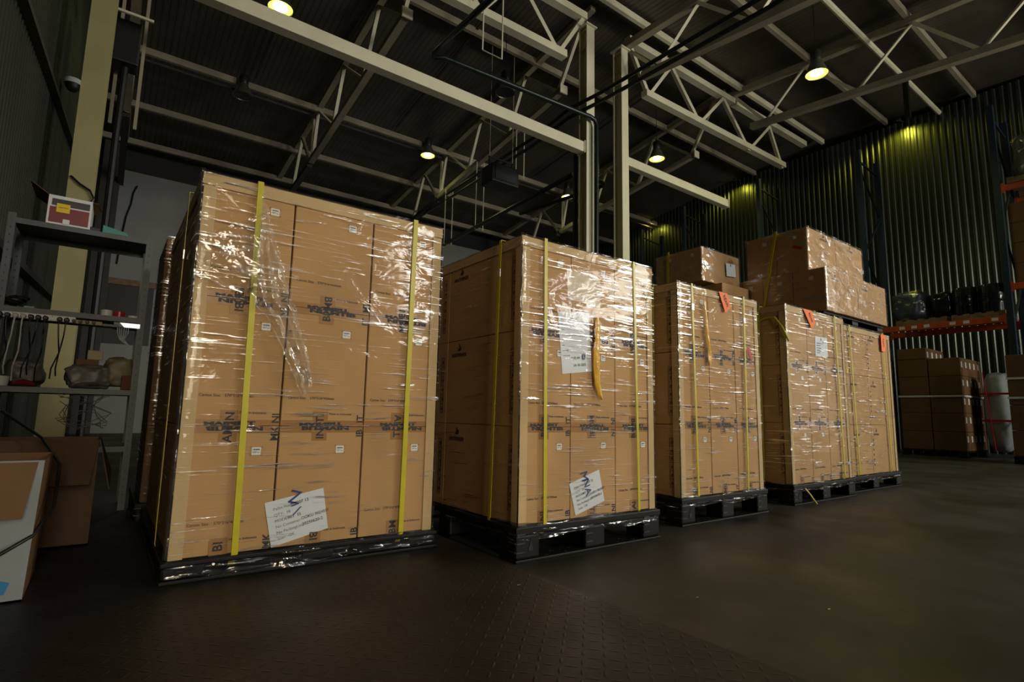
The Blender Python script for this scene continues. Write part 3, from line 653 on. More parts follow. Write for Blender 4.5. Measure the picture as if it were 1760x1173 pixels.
load(W2, 1.616, 2.618, 2.12, 0, .165, (.629, 1.106), (1.62, 1.956, 2.292, 2.61), 1.591, 1.32, 2.0, sideseam=2.84, frac=.70)
load(W3, 3.022, 4.02, 2.24, 0, .175, (.641, 1.124), (3.03, 3.375, 3.696, 4.01), 1.60, 1.25, 3.0, frac=.72, gap=.003)
load(W4, 4.545, 5.655, 2.29, 0, .163, (.661, 1.145), (4.55, 4.922, 5.25, 5.65), 1.66, 1.3, 4.0, frac=.62, detail=False, amp=.005)
# rightmost load: its cartons face sideways, two wide
x0, x1, y, z0, z1 = 5.74, 7.03, 2.38, .155, 1.645
pallet(x0-.02, x1+.03, y-.02, y+1.1, 0, z0-.003, 'black plastic pallet under the '+W5)
rz = [z0, .65, 1.15, z1-.006]
for r in range(3):
    for c, (a, b) in enumerate(((x0+.006, 6.40), (6.40, x1-.006))):
        t = mk('carton', MB().box(a+.0016, b-.0016, y+.0065, y+.42, rz[r]+.001, rz[r+1]-.001, .0035), 'kraft', label='%s %s carton on the front of the %s' % (ROWN[r], ('left', 'right')[c], W5), cat='carton', group='cartons of the '+W5)
        side_logo(t, y+.0065, a+(.30 if c == 0 else .12), rz[r+1]-.10, .028, 'y')
        if c == 1:
            b_ = MB()
            for k in range(6): b_.box(a+.03, a+.045, y+.005, y+.0065, rz[r]+.08+k*.05, rz[r]+.10+k*.05)
            mk('handling_marks', b_, 'ink', t)
        t2 = mk('carton', MB().box(a+.0016, b-.0016, y+.425, y+.9, rz[r]+.001, rz[r+1]-.001, .0035), 'kraft', label='%s rear %s carton of the %s' % (ROWN[r], ('left', 'right')[c], W5), cat='carton', group='cartons of the '+W5) if c == 0 else None
edge_boards(x0, x1, y, y+.92, z0, z1, W5, False)
wrap(x0, x1, y, y+.92, z0-.01, z1+.004, 'clear stretch film around the '+W5, 5.0, amp=.005)
film_corner(W1, .232, 2.40, .14, 1.635, 1); film_corner(W2, 1.616, 2.12, .9, 1.6, 2); film_corner(W3, 3.022, 2.24, .2, 1.606, 3); film_corner(W4, 4.545, 2.29, .17, 1.666, 4)
# straps
strap(.441, .456, 2.386, 3.70, .095, 1.632, 'left yellow strap on the front of the '+W1, .023)
strap(1.156, 1.147, 2.386, 3.70, .10, 1.632, 'right yellow strap down the front of the '+W1, .023)
strap(2.72, 2.70, 0, 0, .10, 1.634, 'yellow strap on the dark left side of the '+W1, .018, 1.35, 'x', .217, 1.332)
strap(1.761, 1.774, 2.106, 3.46, .12, 1.595, 'left yellow strap on the front of the '+W2, .020)
strap(2.438, 2.462, 2.106, 3.46, .13, 1.595, 'right yellow strap down the front of the '+W2, .018)
strap(2.288, 2.333, 0, 0, .12, 1.597, 'yellow strap, left side of the '+W2, .020, 1.42, 'x', 1.600, 2.634)
strap(3.17, 3.19, 2.226, 3.51, .14, 1.604, 'left yellow strap on the front of the '+W3, .018, 1.44)
strap(3.813, 3.786, 2.226, 3.51, .15, 1.604, 'right yellow strap down the front of the '+W3, .018, 1.42)
strap(2.43, 2.45, 0, 0, .15, 1.606, 'yellow strap on the left side of the '+W3, .020, None, 'x', 3.006, 4.036)
strap(5.44, 5.468, 2.274, 3.61, .15, 1.664, 'yellow strap down the front of the '+W4, .022)
strap(2.51, 2.52, 0, 0, .15, 1.666, 'yellow strap on the left side of the '+W4, .022, None, 'x', 4.527, 5.673)
strap(5.973, 6.016, 2.364, 3.32, .15, 1.650, 'left yellow strap on the front of the '+W5, .022)
strap(6.80, 6.823, 2.364, 3.32, .15, 1.650, 'right yellow strap down the front of the '+W5, .022)
mk('strap', MB().tube([(4.53, 2.54, 1.53), (4.525, 2.45, 1.555), (4.525, 2.37, 1.555), (4.522, 2.31, 1.47), (4.520, 2.275, 1.39), (4.55, 2.268, 1.34)], .008, 6), 'strap_yellow', label='loose yellow strap end on the left corner of the '+W4, cat='strap')
mk('strap', MB().tube([(4.68, 2.26, .13), (4.70, 2.235, .09), (4.72, 2.21, .04), (4.725, 2.19, .01)], .008, 6), 'strap_yellow', label='loose yellow strap tail hanging at the pallet of the '+W4, cat='strap')
# paper sheets
def sheet(name, pts, y, mat, label, cat='paper sheet'):
    return mk(name, MB().quad(*[(x, y, z) for x, z in pts], th=-.0008), mat, label=label, cat=cat)
def written(par, org, dx, dz, lines, y, mat='label_grey', size=.014):
    # lines: (u, v, text, size, mat) in the sheet's own axes
    for u, v, s_, sz, mt in lines:
        text('writing', s_, sz, mt, par, (org[0]+dx[0]*u+dz[0]*v, y-.0012, org[1]+dx[1]*u+dz[1]*v), (dx[0], 0, dx[1]), (dz[0], 0, dz[1]))
def axes(p):  # unit vectors from bottom-left (p[3]) along bottom edge to p[2] and up to p[0]
    a = Vector((p[2][0]-p[3][0], p[2][1]-p[3][1])); b = Vector((p[0][0]-p[3][0], p[0][1]-p[3][1])); return a, b
LINES = [(.12, .80, 'Pallet Number:', .017, 'label_grey'), (.12, .66, 'QTY:  18', .017, 'label_grey'), (.12, .53, 'MODEL:', .017, 'label_grey'), (.12, .40, 'No Container:', .017, 'label_grey'), (.12, .27, 'No PackingList:', .017, 'label_grey'), (.12, .14, 'Scan:  OK', .017, 'label_grey'),
         (.46, .80, '1 207 12', .018, 'ink'), (.34, .53, '90T  55', .017, 'ink'), (.56, .42, 'OOKU 7021037', .017, 'ink'), (.56, .28, '20250620-2', .018, 'ink')]
p1 = [(.555, .315), (.787, .361), (.817, .192), (.592, .139)]
o = sheet('paper_sheet', p1, 2.404, 'paper', 'tilted white packing sheet low on the front of the '+W1); a, b = axes(p1); written(o, p1[3], a, b, LINES, 2.404)
text('writing', 'Z', .075, 'ink_blue', o, (.648, 2.4015, .335), (1, 0, -.28), (.1, 0, 1)); text('writing', '=', .05, 'ink_blue', o, (.655, 2.4015, .297), (1, 0, .28), (.1, 0, 1)); text('writing', '/', .06, 'ink_blue', o, (.675, 2.4015, .277), (1, 0, -.5), (.5, 0, 1))
p2 = [(1.862, 1.224), (2.083, 1.25), (2.113, .927), (1.895, .901)]
o = sheet('paper_sheet', p2, 2.124, 'paper', 'upright white form in the middle of the '+W2); a, b = axes(p2)
written(o, p2[3], a, b, [(.32, .24, '2 02 04', .020, 'ink'), (.38, .12, '24-10-2025', .020, 'ink'), (.3, .88, 'PACKING LIST', .012, 'label_grey')]+[(.07, .80-.085*k, '%s' % s_, .009, 'label_grey') for k, s_ in enumerate(('No.', 'Date', 'From', 'To', 'Qty', 'Net weight', 'Gross weight'))], 2.124)
f = MB()
for k in range(6):
    zz = 1.02+k*.03; f.box(1.93, 2.04, 2.1222, 2.1228, zz, zz+.0008)
mk('form_lines', f, 'label_grey', o)
mk('blue_stamp', MB().tube([(2.045+.014*math.cos(t_*.45)*(1-.02*t_), 2.1222, 1.0+.020*math.sin(t_*.45)*(1-.02*t_)) for t_ in range(42)], .0012, 5), 'ink_blue', o)
p3 = [(1.948, .341), (2.162, .403), (2.204, .237), (1.992, .18)]
o = sheet('paper_sheet', p3, 2.124, 'paper', 'tilted white packing sheet low on the front of the '+W2); a, b = axes(p3); written(o, p3[3], a, b, LINES, 2.124)
text('writing', 'M', .07, 'ink_blue', o, (2.045, 2.121, .40), (.2, 0, -1), (1, 0, .2)); text('writing', 'NA', .06, 'ink_blue', o, (2.06, 2.121, .36), (.3, 0, -1), (1, 0, .2))
sheet('paper_sheet', [(1.924, 1.463), (2.175, 1.454), (2.174, 1.282), (1.93, 1.306)], 2.1235, 'paper_cream', 'pale sheet under glaring film at the top of the '+W2)
p4 = [(5.077, 1.436), (5.307, 1.441), (5.308, 1.264), (5.067, 1.257)]
o = sheet('paper_sheet', p4, 2.294, 'paper', 'small white form near the top of the '+W4); a, b = axes(p4)
written(o, p4[3], a, b, [(.4, .86, 'A', .04, 'ink')]+[(.1, .66-.12*k, s_, .016, 'ink') for k, s_ in enumerate(('Pallet Number: 17', 'Model: 90T', 'No Container', 'No PackingList', 'Scan: OK'))], 2.294)
# orange tags and amber tapes
def tag(pts, y, s_, label, ang):
    o = mk('orange_tag', MB().quad(*[(x, y, z) for x, z in pts], th=-.001), 'tag_orange', label=label, cat='tag')
    cx = sum(p[0] for p in pts)/4; cz = sum(p[1] for p in pts)/4
    if s_: text('writing', s_, .040, 'ink', o, (cx, y-.002, cz+.003), (math.cos(ang), 0, math.sin(ang)), (-math.sin(ang), 0, math.cos(ang)), 'CENTER', .9)
    return o
tag([(3.489, 1.597), (3.599, 1.596), (3.639, 1.495), (3.562, 1.45)], 2.226, 'REXN', 'orange lettered tag at the top of the '+W3, -1.05)
tag([(4.836, 1.655), (4.995, 1.655), (5.06, 1.548), (4.978, 1.491)], 2.274, 'REXN', 'orange lettered tag at the top of the '+W4, -.95)
tag([(6.751, 1.635), (6.878, 1.635), (6.856, 1.447), (6.751, 1.446)], 2.362, 'REXN', 'orange tag hanging at the top right corner of the '+W5, -1.5)
def ribbon(name, pts, y, ws, mat, label, cat, seed=0):
    vs_ = []; fs = []; n = len(pts); k = 5
    for i, (x, z) in enumerate(pts):
        for j in range(k):
            u = j/(k-1)-.5
            vs_.append((x+u*ws[i], y-.004-.004*noise.noise(Vector((u*4+seed, z*12, 1)))-.002*math.cos(u*6), z))
    m0 = len(vs_); vs_ += [(a_, b_+.0012, c_) for a_, b_, c_ in vs_]
    for i in range(n-1):
        for j in range(k-1):
            a_ = i*k+j; fs += [(a_, a_+1, a_+k+1, a_+k), (m0+a_+k, m0+a_+k+1, m0+a_+1, m0+a_)]
    return mk(name, MB().add(vs_, fs), mat, label=label, cat=cat, sm=60)
def interp(pts, n):
    out = []
    for i in range(len(pts)-1):
        for k in range(n): out.append(tuple(pts[i][q]+(pts[i+1][q]-pts[i][q])*k/n for q in range(len(pts[0]))))
    out.append(tuple(pts[-1])); return out
pp = interp([(2.132, 1.222, .020), (2.134, 1.20, .042), (2.132, 1.10, .040), (2.122, 1.04, .042), (2.125, .95, .048), (2.132, .86, .046), (2.150, .80, .028), (2.162, .774, .008)], 5)
ribbon('amber_tape', [(a, b) for a, b, c in pp], 2.103, [c for a, b, c in pp], 'tape_orange', 'long amber tape strip on the '+W2, 'tape', 2)
pp = interp([(3.309, 1.497, .022), (3.318, 1.40, .026), (3.328, 1.32, .034), (3.348, 1.165, .034), (3.352, 1.10, .042), (3.356, 1.052, .03)], 5)
ribbon('amber_tape', [(a, b) for a, b, c in pp], 2.223, [c for a, b, c in pp], 'tape_orange', 'amber tape strip beside the left strap of the '+W3, 'tape', 5)
ribbon('amber_tape', [(5.856, 1.20), (5.858, 1.18), (5.858, 1.155)], 2.36, [.06, .075, .06], 'tape_orange', 'small amber tape patch at the left edge of the '+W5, 'tape', 5)
ribbon('red_tag', [(3.846, 1.215), (3.862, 1.17), (3.88, 1.125)], 2.224, [.03, .034, .03], 'tag_red', 'small red tag at the right edge of the '+W3, 'tag', 3)
# torn film hanging from the first load
def torn():
    L = [(.446, 1.575), (.444, 1.45), (.430, 1.30), (.425, 1.17), (.45, 1.11), (.50, 1.06), (.555, .96), (.60, .87), (.635, .79), (.660, .735)]
    R = [(.452, 1.575), (.490, 1.45), (.520, 1.36), (.555, 1.27), (.582, 1.19), (.610, 1.11), (.640, 1.02), (.668, .94), (.690, .86), (.700, .80)]
    n = 70; k = 22; vs_ = []; fs = []
    def at(P, t_):
        f_ = t_*(len(P)-1); i = min(int(f_), len(P)-2); u = f_-i; return (P[i][0]*(1-u)+P[i+1][0]*u, P[i][1]*(1-u)+P[i+1][1]*u)
    for i in range(n+1):
        t_ = i/n; a = at(L, t_); b = at(R, t_)
        for j in range(k+1):
            u = j/k
            x = a[0]+(b[0]-a[0])*u; z = a[1]+(b[1]-a[1])*u
            fold = .010*math.sin(u*22+3*noise.noise(Vector((u*3, t_*5, 0))))*min(1, t_*3)+.014*noise.noise(Vector((x*30, z*14, 4)))+.006*noise.noise(Vector((x*90, z*50, 7)))
            vs_.append((x+.006*noise.noise(Vector((z*25, u*3, 2))), 2.362-.022*math.sin(math.pi*u)*min(1, t_*2)+fold*.8, z+.008*noise.noise(Vector((u*9, 5, t_*30)))))
    for i in range(n):
        for j in range(k): a = i*(k+1)+j; fs.append((a, a+1, a+k+2, a+k+1))
    return MB().add(vs_, fs)
mk('torn_film', torn(), 'film_torn', label='crumpled torn flap of clear film hanging beside the left strap of the nearest load', cat='plastic film', sm=60)
# rumpled film patch over the top left of load one
def patch():
    n, k = 40, 40; vs_ = []; fs = []
    for i in range(n+1):
        for j in range(k+1):
            u = i/n; v = j/k; x = .235+.225*u; z = 1.50-.16*(1-u)*.3-(.36*v)*(.45+.55*u)-.10*(1-u)
            d = noise.noise(Vector((x*9+z*12, z*22, 3)))*.010+noise.noise(Vector((x*40+z*30, z*60, 8)))*.003
            vs_.append((x, 2.383-abs(d), z))
    for i in range(n):
        for j in range(k): a = i*(k+1)+j; fs.append((a, a+1, a+k+2, a+k+1))
    return MB().add(vs_, fs)
mk('torn_film', patch(), 'film_slack', label='slack rumpled film stretched from the left corner to the strap of the nearest load', cat='plastic film', sm=60)
# ---------------------------------------------------------------- cartons stacked above the fourth and fifth loads
WA = 'wide upper stack on the rightmost load'; WB = 'topmost stack at the right'; WC = 'small upper stack behind the third load'
pallet(5.52, 6.95, 2.40, 3.38, 1.655, 1.742, 'black plastic pallet between the rightmost load and the cartons above it', False)
def xcarton(x0, x1, y0, y1, z0, z1, label, group, logo=True):
    t = mk('carton', MB().box(x0+.002, x1-.002, y0+.002, y1-.002, z0+.001, z1-.001, .005), 'kraft', label=label, cat='carton', group=group)
    return t
ys = [2.36, 2.675, 2.99, 3.31]
for j in range(3):
    t = xcarton(5.5, 6.23, ys[j], ys[j+1], 1.744, 2.172, '%s carton on the dark left face of the %s' % (('front', 'middle', 'rear')[j], WA), 'cartons of the '+WA)
    sticker(t, 5.5, ys[j]+.11, 2.06, -1, 0, .045, .038)
    if j == 0: side_logo(t, 2.36, 5.70, 2.07, .03, 'y')
    if j == 0:
        t = xcarton(6.23, 6.96, ys[j], ys[j+1], 1.744, 2.172, 'right-hand carton on the lit front face of the '+WA, 'cartons of the '+WA); side_logo(t, 2.36, 6.40, 2.07, .03, 'y')
mk('carton', MB().box(6.235, 6.955, 2.677, 3.30, 1.745, 2.17, .005), 'kraft', label='rear right carton of the '+WA, cat='carton', group='cartons of the '+WA)
wrap(5.5, 6.96, 2.36, 3.31, 1.735, 2.174, 'clear film around the '+WA, 11, False, 'film_soft', .006)
xs_ = [5.52, 6.15, 6.82]; ys = [2.52, 2.84, 3.17]
for j in range(2):
    for i in range(2):
        if i == 1 and j == 1: continue
        t = xcarton(xs_[i], xs_[i+1], ys[j], ys[j+1], 2.175, 2.625, '%s carton of the %s' % ((('front left', 'rear left'), ('front right', ''))[i][j], WB), 'cartons of the '+WB)
        if i == 0: sticker(t, 5.52, ys[j]+.10, 2.52, -1, 0, .045, .038)
        if j == 0: side_logo(t, 2.52, xs_[i]+.35, 2.55, .03, 'y')
mk('carton', MB().box(6.152, 6.818, 2.842, 3.168, 2.176, 2.624, .005), 'kraft', label='rear right carton of the '+WB, cat='carton', group='cartons of the '+WB)
wrap(5.52, 6.82, 2.52, 3.17, 2.18, 2.63, 'shiny crumpled clear film around the '+WB, 12, False, 'film_thick', .012)
mk('red_tag', MB().quad((5.508, 2.66, 2.46), (5.508, 2.57, 2.42), (5.508, 2.575, 2.39), (5.508, 2.67, 2.43), .001), 'tag_red', label='small red mark on the left face of the '+WB, cat='tag')
film_corner(WA, 5.5, 2.36, 1.74, 2.176, 5, .02); film_corner(WB, 5.52, 2.52, 2.18, 2.63, 6, .025)
mk('strap', MB().bar((5.488, 2.82, 2.64), (5.478, 2.985, 1.80), .004, .026, (0, 1, 0)), 'strap_yellow', label='slanting yellow strap across the left faces of the two right upper stacks', cat='strap')
pallet(4.78, 5.48, 3.12, 3.85, 1.669, 1.742, 'black plastic pallet under the small upper stack on the fourth load', False)
t = xcarton(4.97, 5.47, 3.13, 3.7, 1.744, 2.072, 'lower carton of the '+WC, 'cartons of the '+WC)
sticker(t, 4.97, 3.25, 1.98, -1, 0, .045, .038)
for j, (a, b) in enumerate(((3.22, 3.5), (3.5, 3.80))):
    t = xcarton(4.76, 5.45, a, b, 2.077, 2.432, '%s carton of the %s' % (('front', 'rear')[j], WC), 'cartons of the '+WC); sticker(t, 4.76, a+.09, 2.345, -1, 0, .04, .035)
wrap(4.76, 5.45, 3.22, 3.80, 2.07, 2.436, 'crumpled clear film around the '+WC, 13, False, 'film_thick', .010)
film_corner(WC, 4.76, 3.22, 2.08, 2.436, 7, .02)
mk('strap', MB().bar((4.735, 3.615, 2.45), (4.735, 3.62, 2.06), .004, .024, (0, 1, 0)), 'strap_yellow', label='upright yellow strap on the left face of the '+WC, cat='strap')
o = sheet('paper_sheet', [(5.169, 2.323), (5.34, 2.336), (5.35, 2.198), (5.175, 2.184)], 3.203, 'paper', 'white form on the front face of the '+WC)
text('writing', 'A', .035, 'ink', o, (5.24, 3.2, 2.31), (1, 0, 0), (0, 0, 1))
# ---------------------------------------------------------------- wrapped stack hidden behind the first load
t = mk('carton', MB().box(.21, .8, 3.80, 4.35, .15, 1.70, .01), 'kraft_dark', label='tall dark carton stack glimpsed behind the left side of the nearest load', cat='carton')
pallet(.19, 1.2, 3.80, 4.6, 0, .148, 'black pallet behind the nearest load')
wrap(.21, .8, 3.80, 4.35, .15, 1.71, 'clear film on the dark stack behind the nearest load', 21, False)
# ---------------------------------------------------------------- racking on the right
XF, XB = 13.7, 14.75
def upright(y, ztop, ytag):
    t = empty('rack_frame', ((XF+XB)/2, y, 0), 'dark blue rack frame with diagonal lacing, '+ytag, 'rack frame')
    for x, nm in ((XF, 'post'), (XB, 'post')): mk(nm, MB().box(x-.05, x+.05, y-.05, y+.05, 0, ztop), 'rack_blue', t)
    for x in (XF, XB): mk('foot_plate', MB().box(x-.08, x+.08, y-.08, y+.08, 0, .012), 'rack_blue', t)
    z = .3; s_ = 0; mk('lacing', MB().bar((XF, y, ztop-.25), (XB, y, ztop-.35), .035), 'rack_blue', t)
    while z < ztop-1.3:
        a, b = (XF, XB) if s_ % 2 == 0 else (XB, XF)
        mk('lacing', MB().bar((a, y, z), (b, y, z+1.05), .035), 'rack_blue', t); z += 1.05; s_ += 1
for y, zt_, g_ in ((2.6, 7.0, 'beside the orange beams at the right edge'), (5.0, 7.0, 'second from the right edge'), (7.45, 7.15, 'behind the topmost carton stack'), (9.85, 7.1, 'just right of the middle columns'), (11.5, 6.8, 'farthest one, between the columns and the wall glow')):
    upright(y, zt_, g_)
def rbeam(y0, y1, z, x, lab, marks=True):
    t = empty('rack_beam', (x, (y0+y1)/2, z), lab, 'rack beam')
    mk('beam_body', MB().box(x-.03, x+.03, y0, y1, z-.06, z+.06, .004), 'rack_orange', t)
    if marks:
        rnd = random.Random(int(y0*10+z*10))
        for k in range(9):
            ya = y0+.12+(y1-y0-.3)*k/9
            if rnd.random() < .75: mk('location_label', MB().box(x-.0315, x-.030, ya, ya+.10, z-.025, z+.035), 'label_white', t)
    for yy in (y0, y1-.02): mk('end_bracket', MB().box(x-.04, x-.028, yy-.02, yy+.04, z-.1, z+.1), 'rack_orange', t)
rbeam(2.66, 4.94, 2.68, XF, 'orange rack beam with white location labels over the strapped cartons')
rbeam(2.66, 4.94, 2.68, XB, 'rear orange rack beam over the strapped cartons', False)
rbeam(.3, 2.54, 5.24, XF, 'high orange rack beam at the right edge of the view', False)
rbeam(.3, 2.54, 5.24, XB, 'rear high orange rack beam at the right edge', False)
rbeam(.3, 2.54, 3.28, XF, 'lower orange rack beam at the right edge of the view', False)
rbeam(.3, 2.54, 3.28, XB, 'rear lower orange rack beam at the right edge', False)
# pallets on racks
def wpal(x0, x1, y0, y1, z, lab):
    t = empty('wooden_pallet', ((x0+x1)/2, (y0+y1)/2, z), lab, 'pallet')
    for k in range(5): mk('deck_board', MB().box(x0, x1, y0+(y1-y0-.1)*k/4, y0+(y1-y0-.1)*k/4+.1, z+.10, z+.12), 'wood', t)
    for k in range(3): mk('stringer', MB().box(x0+(x1-x0-.1)*k/2, x0+(x1-x0-.1)*k/2+.1, y0, y1, z, z+.10), 'wood', t)
    return t
def blob(name, c, r, mat, label, cat, seed, sc=2.0, amp=.12, flat=None, sm=60, parent=None):
    bm = bmesh.new(); bmesh.ops.create_icosphere(bm, subdivisions=4, radius=1)
    vs_ = []
    for v in bm.verts:
        p = v.co.copy(); q = Vector([math.copysign(abs(a)**.62, a) for a in p])
        n = 1+amp*noise.fractal(p*sc+Vector((seed, 0, 0)), 1, 2, 4)
        z = q.z*r[2]*n
        if flat is not None: z = max(z, flat)
        vs_.append((c[0]+q.x*r[0]*n, c[1]+q.y*r[1]*n, c[2]+z))
    bm.verts.index_update(); fs = [[v.index for v in f.verts] for f in bm.faces]; bm.free()
    return mk(name, MB().add(vs_, fs), mat, label=label, cat=cat, sm=sm, parent=parent)
wpal(13.65, 14.7, 1.35, 2.45, 5.302, 'wooden pallet on the high orange beam at the right edge')
o = blob('wrapped_load', (14.2, 1.85, 5.88), (.5, .55, .53), 'bag_grey', 'grey load bulging under glossy film high at the right edge', 'wrapped load', 3, flat=-.455)
mk('film_cover', MB().add([((Vector(v.co)*1.03)+ORG[o.name])[:] for v in o.data.vertices], [p.vertices[:] for p in o.data.polygons]), 'film_thick', o, sm=60)
for k in range(4):
    for j in range(2):
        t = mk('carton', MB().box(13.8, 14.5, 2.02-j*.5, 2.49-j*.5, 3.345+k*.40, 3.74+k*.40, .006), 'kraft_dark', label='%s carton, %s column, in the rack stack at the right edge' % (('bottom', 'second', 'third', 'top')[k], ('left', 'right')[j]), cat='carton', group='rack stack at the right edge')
# drums / dark wrapped goods on the 2.68 beam
for y0_, lab in ((3.65, 'left'), (2.75, 'right')):
    wpal(13.75, 14.7, y0_-.05 if y0_ > 3 else 2.68, y0_+.85 if y0_ > 3 else 3.52, 2.742, 'wooden pallet under the %s black-wrapped goods on the orange beam' % lab)
def drum(x, y, z, r, h, lab):
    t = mk('black_drum', MB().lathe((x, y, z), [(.001, 0), (r*.95, 0), (r, .03), (r, h*.32), (r*1.02, h*.34), (r, h*.36), (r, h*.65), (r*1.02, h*.67), (r, h*.69), (r, h-.04), (r*.94, h), (.001, h)], 24), 'black_film', label=lab, cat='drum', sm=40)
for x, y, n_ in ((13.98, 2.90, 'front right'), (13.98, 3.33, 'front centre'), (14.42, 3.12, 'rear')):
    drum(x, y, 2.863, .205, .56, 'glossy black wrapped drum, %s one of the cluster on the orange rack beam' % n_)
blob('wrapped_load', (14.2, 3.72, 3.12), (.35, .22, .30), 'black_film', 'low black-wrapped bundle left of the drums on the orange beam', 'wrapped load', 8, flat=-.255)
o = blob('wrapped_load', (14.2, 4.30, 3.17), (.4, .33, .36), 'blue_dark', 'dark blue load under clear film at the left end of the orange beam', 'wrapped load', 6, flat=-.305)
mk('film_cover', MB().add([((Vector(v.co)*1.05)+ORG[o.name])[:] for v in o.data.vertices], [p.vertices[:] for p in o.data.polygons]), 'film_thick', o, sm=60)
# floor cartons under the rack
pallet(13.62, 15.02, 3.42, 4.52, 0, .13, 'dark pallet under the strapped cartons on the rack floor', False)
def rkcarton(i, j, k, x0, x1, y0, y1, z0, z1, lab, labels=True):
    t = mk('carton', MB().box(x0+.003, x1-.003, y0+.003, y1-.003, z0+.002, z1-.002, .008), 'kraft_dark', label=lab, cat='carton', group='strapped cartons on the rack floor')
    if labels:
        mk('shipping_label', MB().quad((x0+.05, y0+.002, z1-.20), (x0+.13, y0+.002, z1-.20), (x0+.13, y0+.002, z1-.08), (x0+.05, y0+.002, z1-.08), .001), 'label_white', t)
        mk('hand_hole', MB().box(x0+.16, x0+.20, y0+.001, y0+.004, z1-.09, z1-.07), 'black', t)
    return t
RW = ('bottom', 'second', 'third', 'fourth', 'top')
for k in range(5):
    za = .132+k*.372; zb_ = za+.372
    for i in range(5):
        rkcarton(i, 0, k, 13.65+i*.27, 13.92+i*.27, 3.42, 3.96, za, zb_, '%s-row carton, %s from the aisle, front column of the strapped block on the rack floor' % (RW[k], ('first', 'second', 'third', 'fourth', 'fifth')[i]))
    rkcarton(0, 1, k, 13.65, 13.92, 3.97, 4.5, za, zb_, '%s-row carton in the left column of the strapped block on the rack floor' % RW[k], False)
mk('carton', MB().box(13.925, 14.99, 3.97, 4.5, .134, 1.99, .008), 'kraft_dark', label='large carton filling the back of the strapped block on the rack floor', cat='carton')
for i in range(4): rkcarton(i, 1, 5, 13.65+i*.27, 13.92+i*.27, 3.97, 4.5, 1.996, 2.23, 'extra carton on top of the strapped block, %s from the aisle' % ('first', 'second', 'third', 'fourth')[i])
mb = MB(); mb.box(13.640, 13.646, 3.40, 4.52, 1.20, 1.235); mb.box(13.64, 15.0, 3.405, 3.412, 1.20, 1.235)
mk('white_strap', mb, 'label_white', label='white strap round the strapped cartons on the rack floor', cat='strap')
pallet(12.74, 13.55, 1.6, 2.57, 0, .13, 'dark pallet under the far right carton block', False)
for k in range(4):
    for j in range(2): rkcarton(0, j, k, 12.75, 13.54, 2.08-j*.48, 2.56-j*.48, .132+k*.44, .572+k*.44, '%s %s carton in the block at the far right edge' % (RW[k], ('left', 'right')[j]), False)
for zz, lb in ((1.46, 'upper'), (1.12, 'lower')):
    mk('white_strap', MB().box(12.738, 12.745, 1.6, 2.57, zz, zz+.035), 'label_white', label=lb+' white strap on the carton block at the far right edge', cat='strap')
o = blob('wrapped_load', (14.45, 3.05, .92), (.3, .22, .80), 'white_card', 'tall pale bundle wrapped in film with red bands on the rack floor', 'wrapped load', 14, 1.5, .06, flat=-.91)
mb = MB(); mb.box(14.13, 14.14, 2.8, 3.27, 1.25, 1.29); mb.box(14.13, 14.14, 2.8, 3.27, .72, .76); mb.bar((14.128, 3.2, 1.7), (14.128, 3.1, .15), .03, .01); mk('red_band', mb, 'red', o)
# ---------------------------------------------------------------- left shelving
YS = 4.6
t = empty('metal_shelf', (-.2, YS+.2, 0), 'grey slotted-angle metal shelving against the left wall', 'shelf')
LV = (1.87, 1.30, .80, .42)
for x in (-.58, .155):
    for yy in (YS, YS+.42):
        p = MB().angle((x, yy, 0), (x, yy, 1.90), .04, .003)
        h = MB()
        for k in range(36): h.box(x-.003, x+.003, yy-.0225, yy-.0205, .05+k*.05, .06+k*.05)
        mk('post', p, 'shelf_grey', t, extra=[(h, 'black')])
for z in LV:
    x0_, x1_ = -.58, .155
    m_ = MB().box(x0_, x1_, YS-.02, YS+.44, z-.003, z); m_.box(x0_, x1_, YS-.022, YS-.018, z-.035, z); m_.box(x0_, x1_, YS+.438, YS+.442, z-.035, z)
    mk('shelf_board', m_, 'shelf_grey', t)
# red and white carton on the top shelf
t = empty('open_carton', (-.36, 4.7, 1.87), 'red and white printed carton with open flaps on the top shelf', 'carton')
Z0 = 1.872; CX0, CX1 = -.42, -.19; CZ = 2.07
mk('box_body', MB().box(CX0, CX1, 4.60, 4.9, Z0, CZ), 'white', t)
mk('side_panel', MB().box(CX0-.002, CX0, 4.60, 4.9, Z0, CZ), 'maroon', t)
mk('red_panel', MB().box(CX0+.012, CX1-.012, 4.597, 4.60, Z0+.015, Z0+.12, .001), 'maroon', t)
mk('dark_panel', MB().box(CX0+.02, CX1-.012, 4.596, 4.60, Z0+.13, Z0+.175, .001), 'charcoal', t)
lb = mk('yellow_sticker', MB().box(CX0+.045, CX0+.115, 4.593, 4.597, Z0+.085, Z0+.145), 'yellow', t); text('writing', 'CAUTION', .011, 'ink', lb, (CX0+.08, 4.592, Z0+.118), (1, 0, 0), (0, 0, 1), 'CENTER')
mk('white_sticker', MB().box(CX0+.085, CX0+.12, 4.593, 4.597, Z0+.01, Z0+.042), 'white', t)
mk('flap', MB().quad((CX0, 4.6, CZ), (CX0, 4.9, CZ), (CX0-.09, 4.9, CZ+.05), (CX0-.10, 4.60, CZ+.07), .003), 'kraft_dark', t)
mk('flap', MB().quad((CX1, 4.9, CZ), (CX1, 4.6, CZ), (CX1+.03, 4.62, CZ+.0), (CX1+.05, 4.9, CZ+.03), .003), 'kraft_dark', t)
mk('flap', MB().quad((CX0, 4.9, CZ), (CX1, 4.9, CZ), (CX1, 4.97, CZ+.03), (CX0, 4.95, CZ+.05), .003), 'kraft_dark', t)
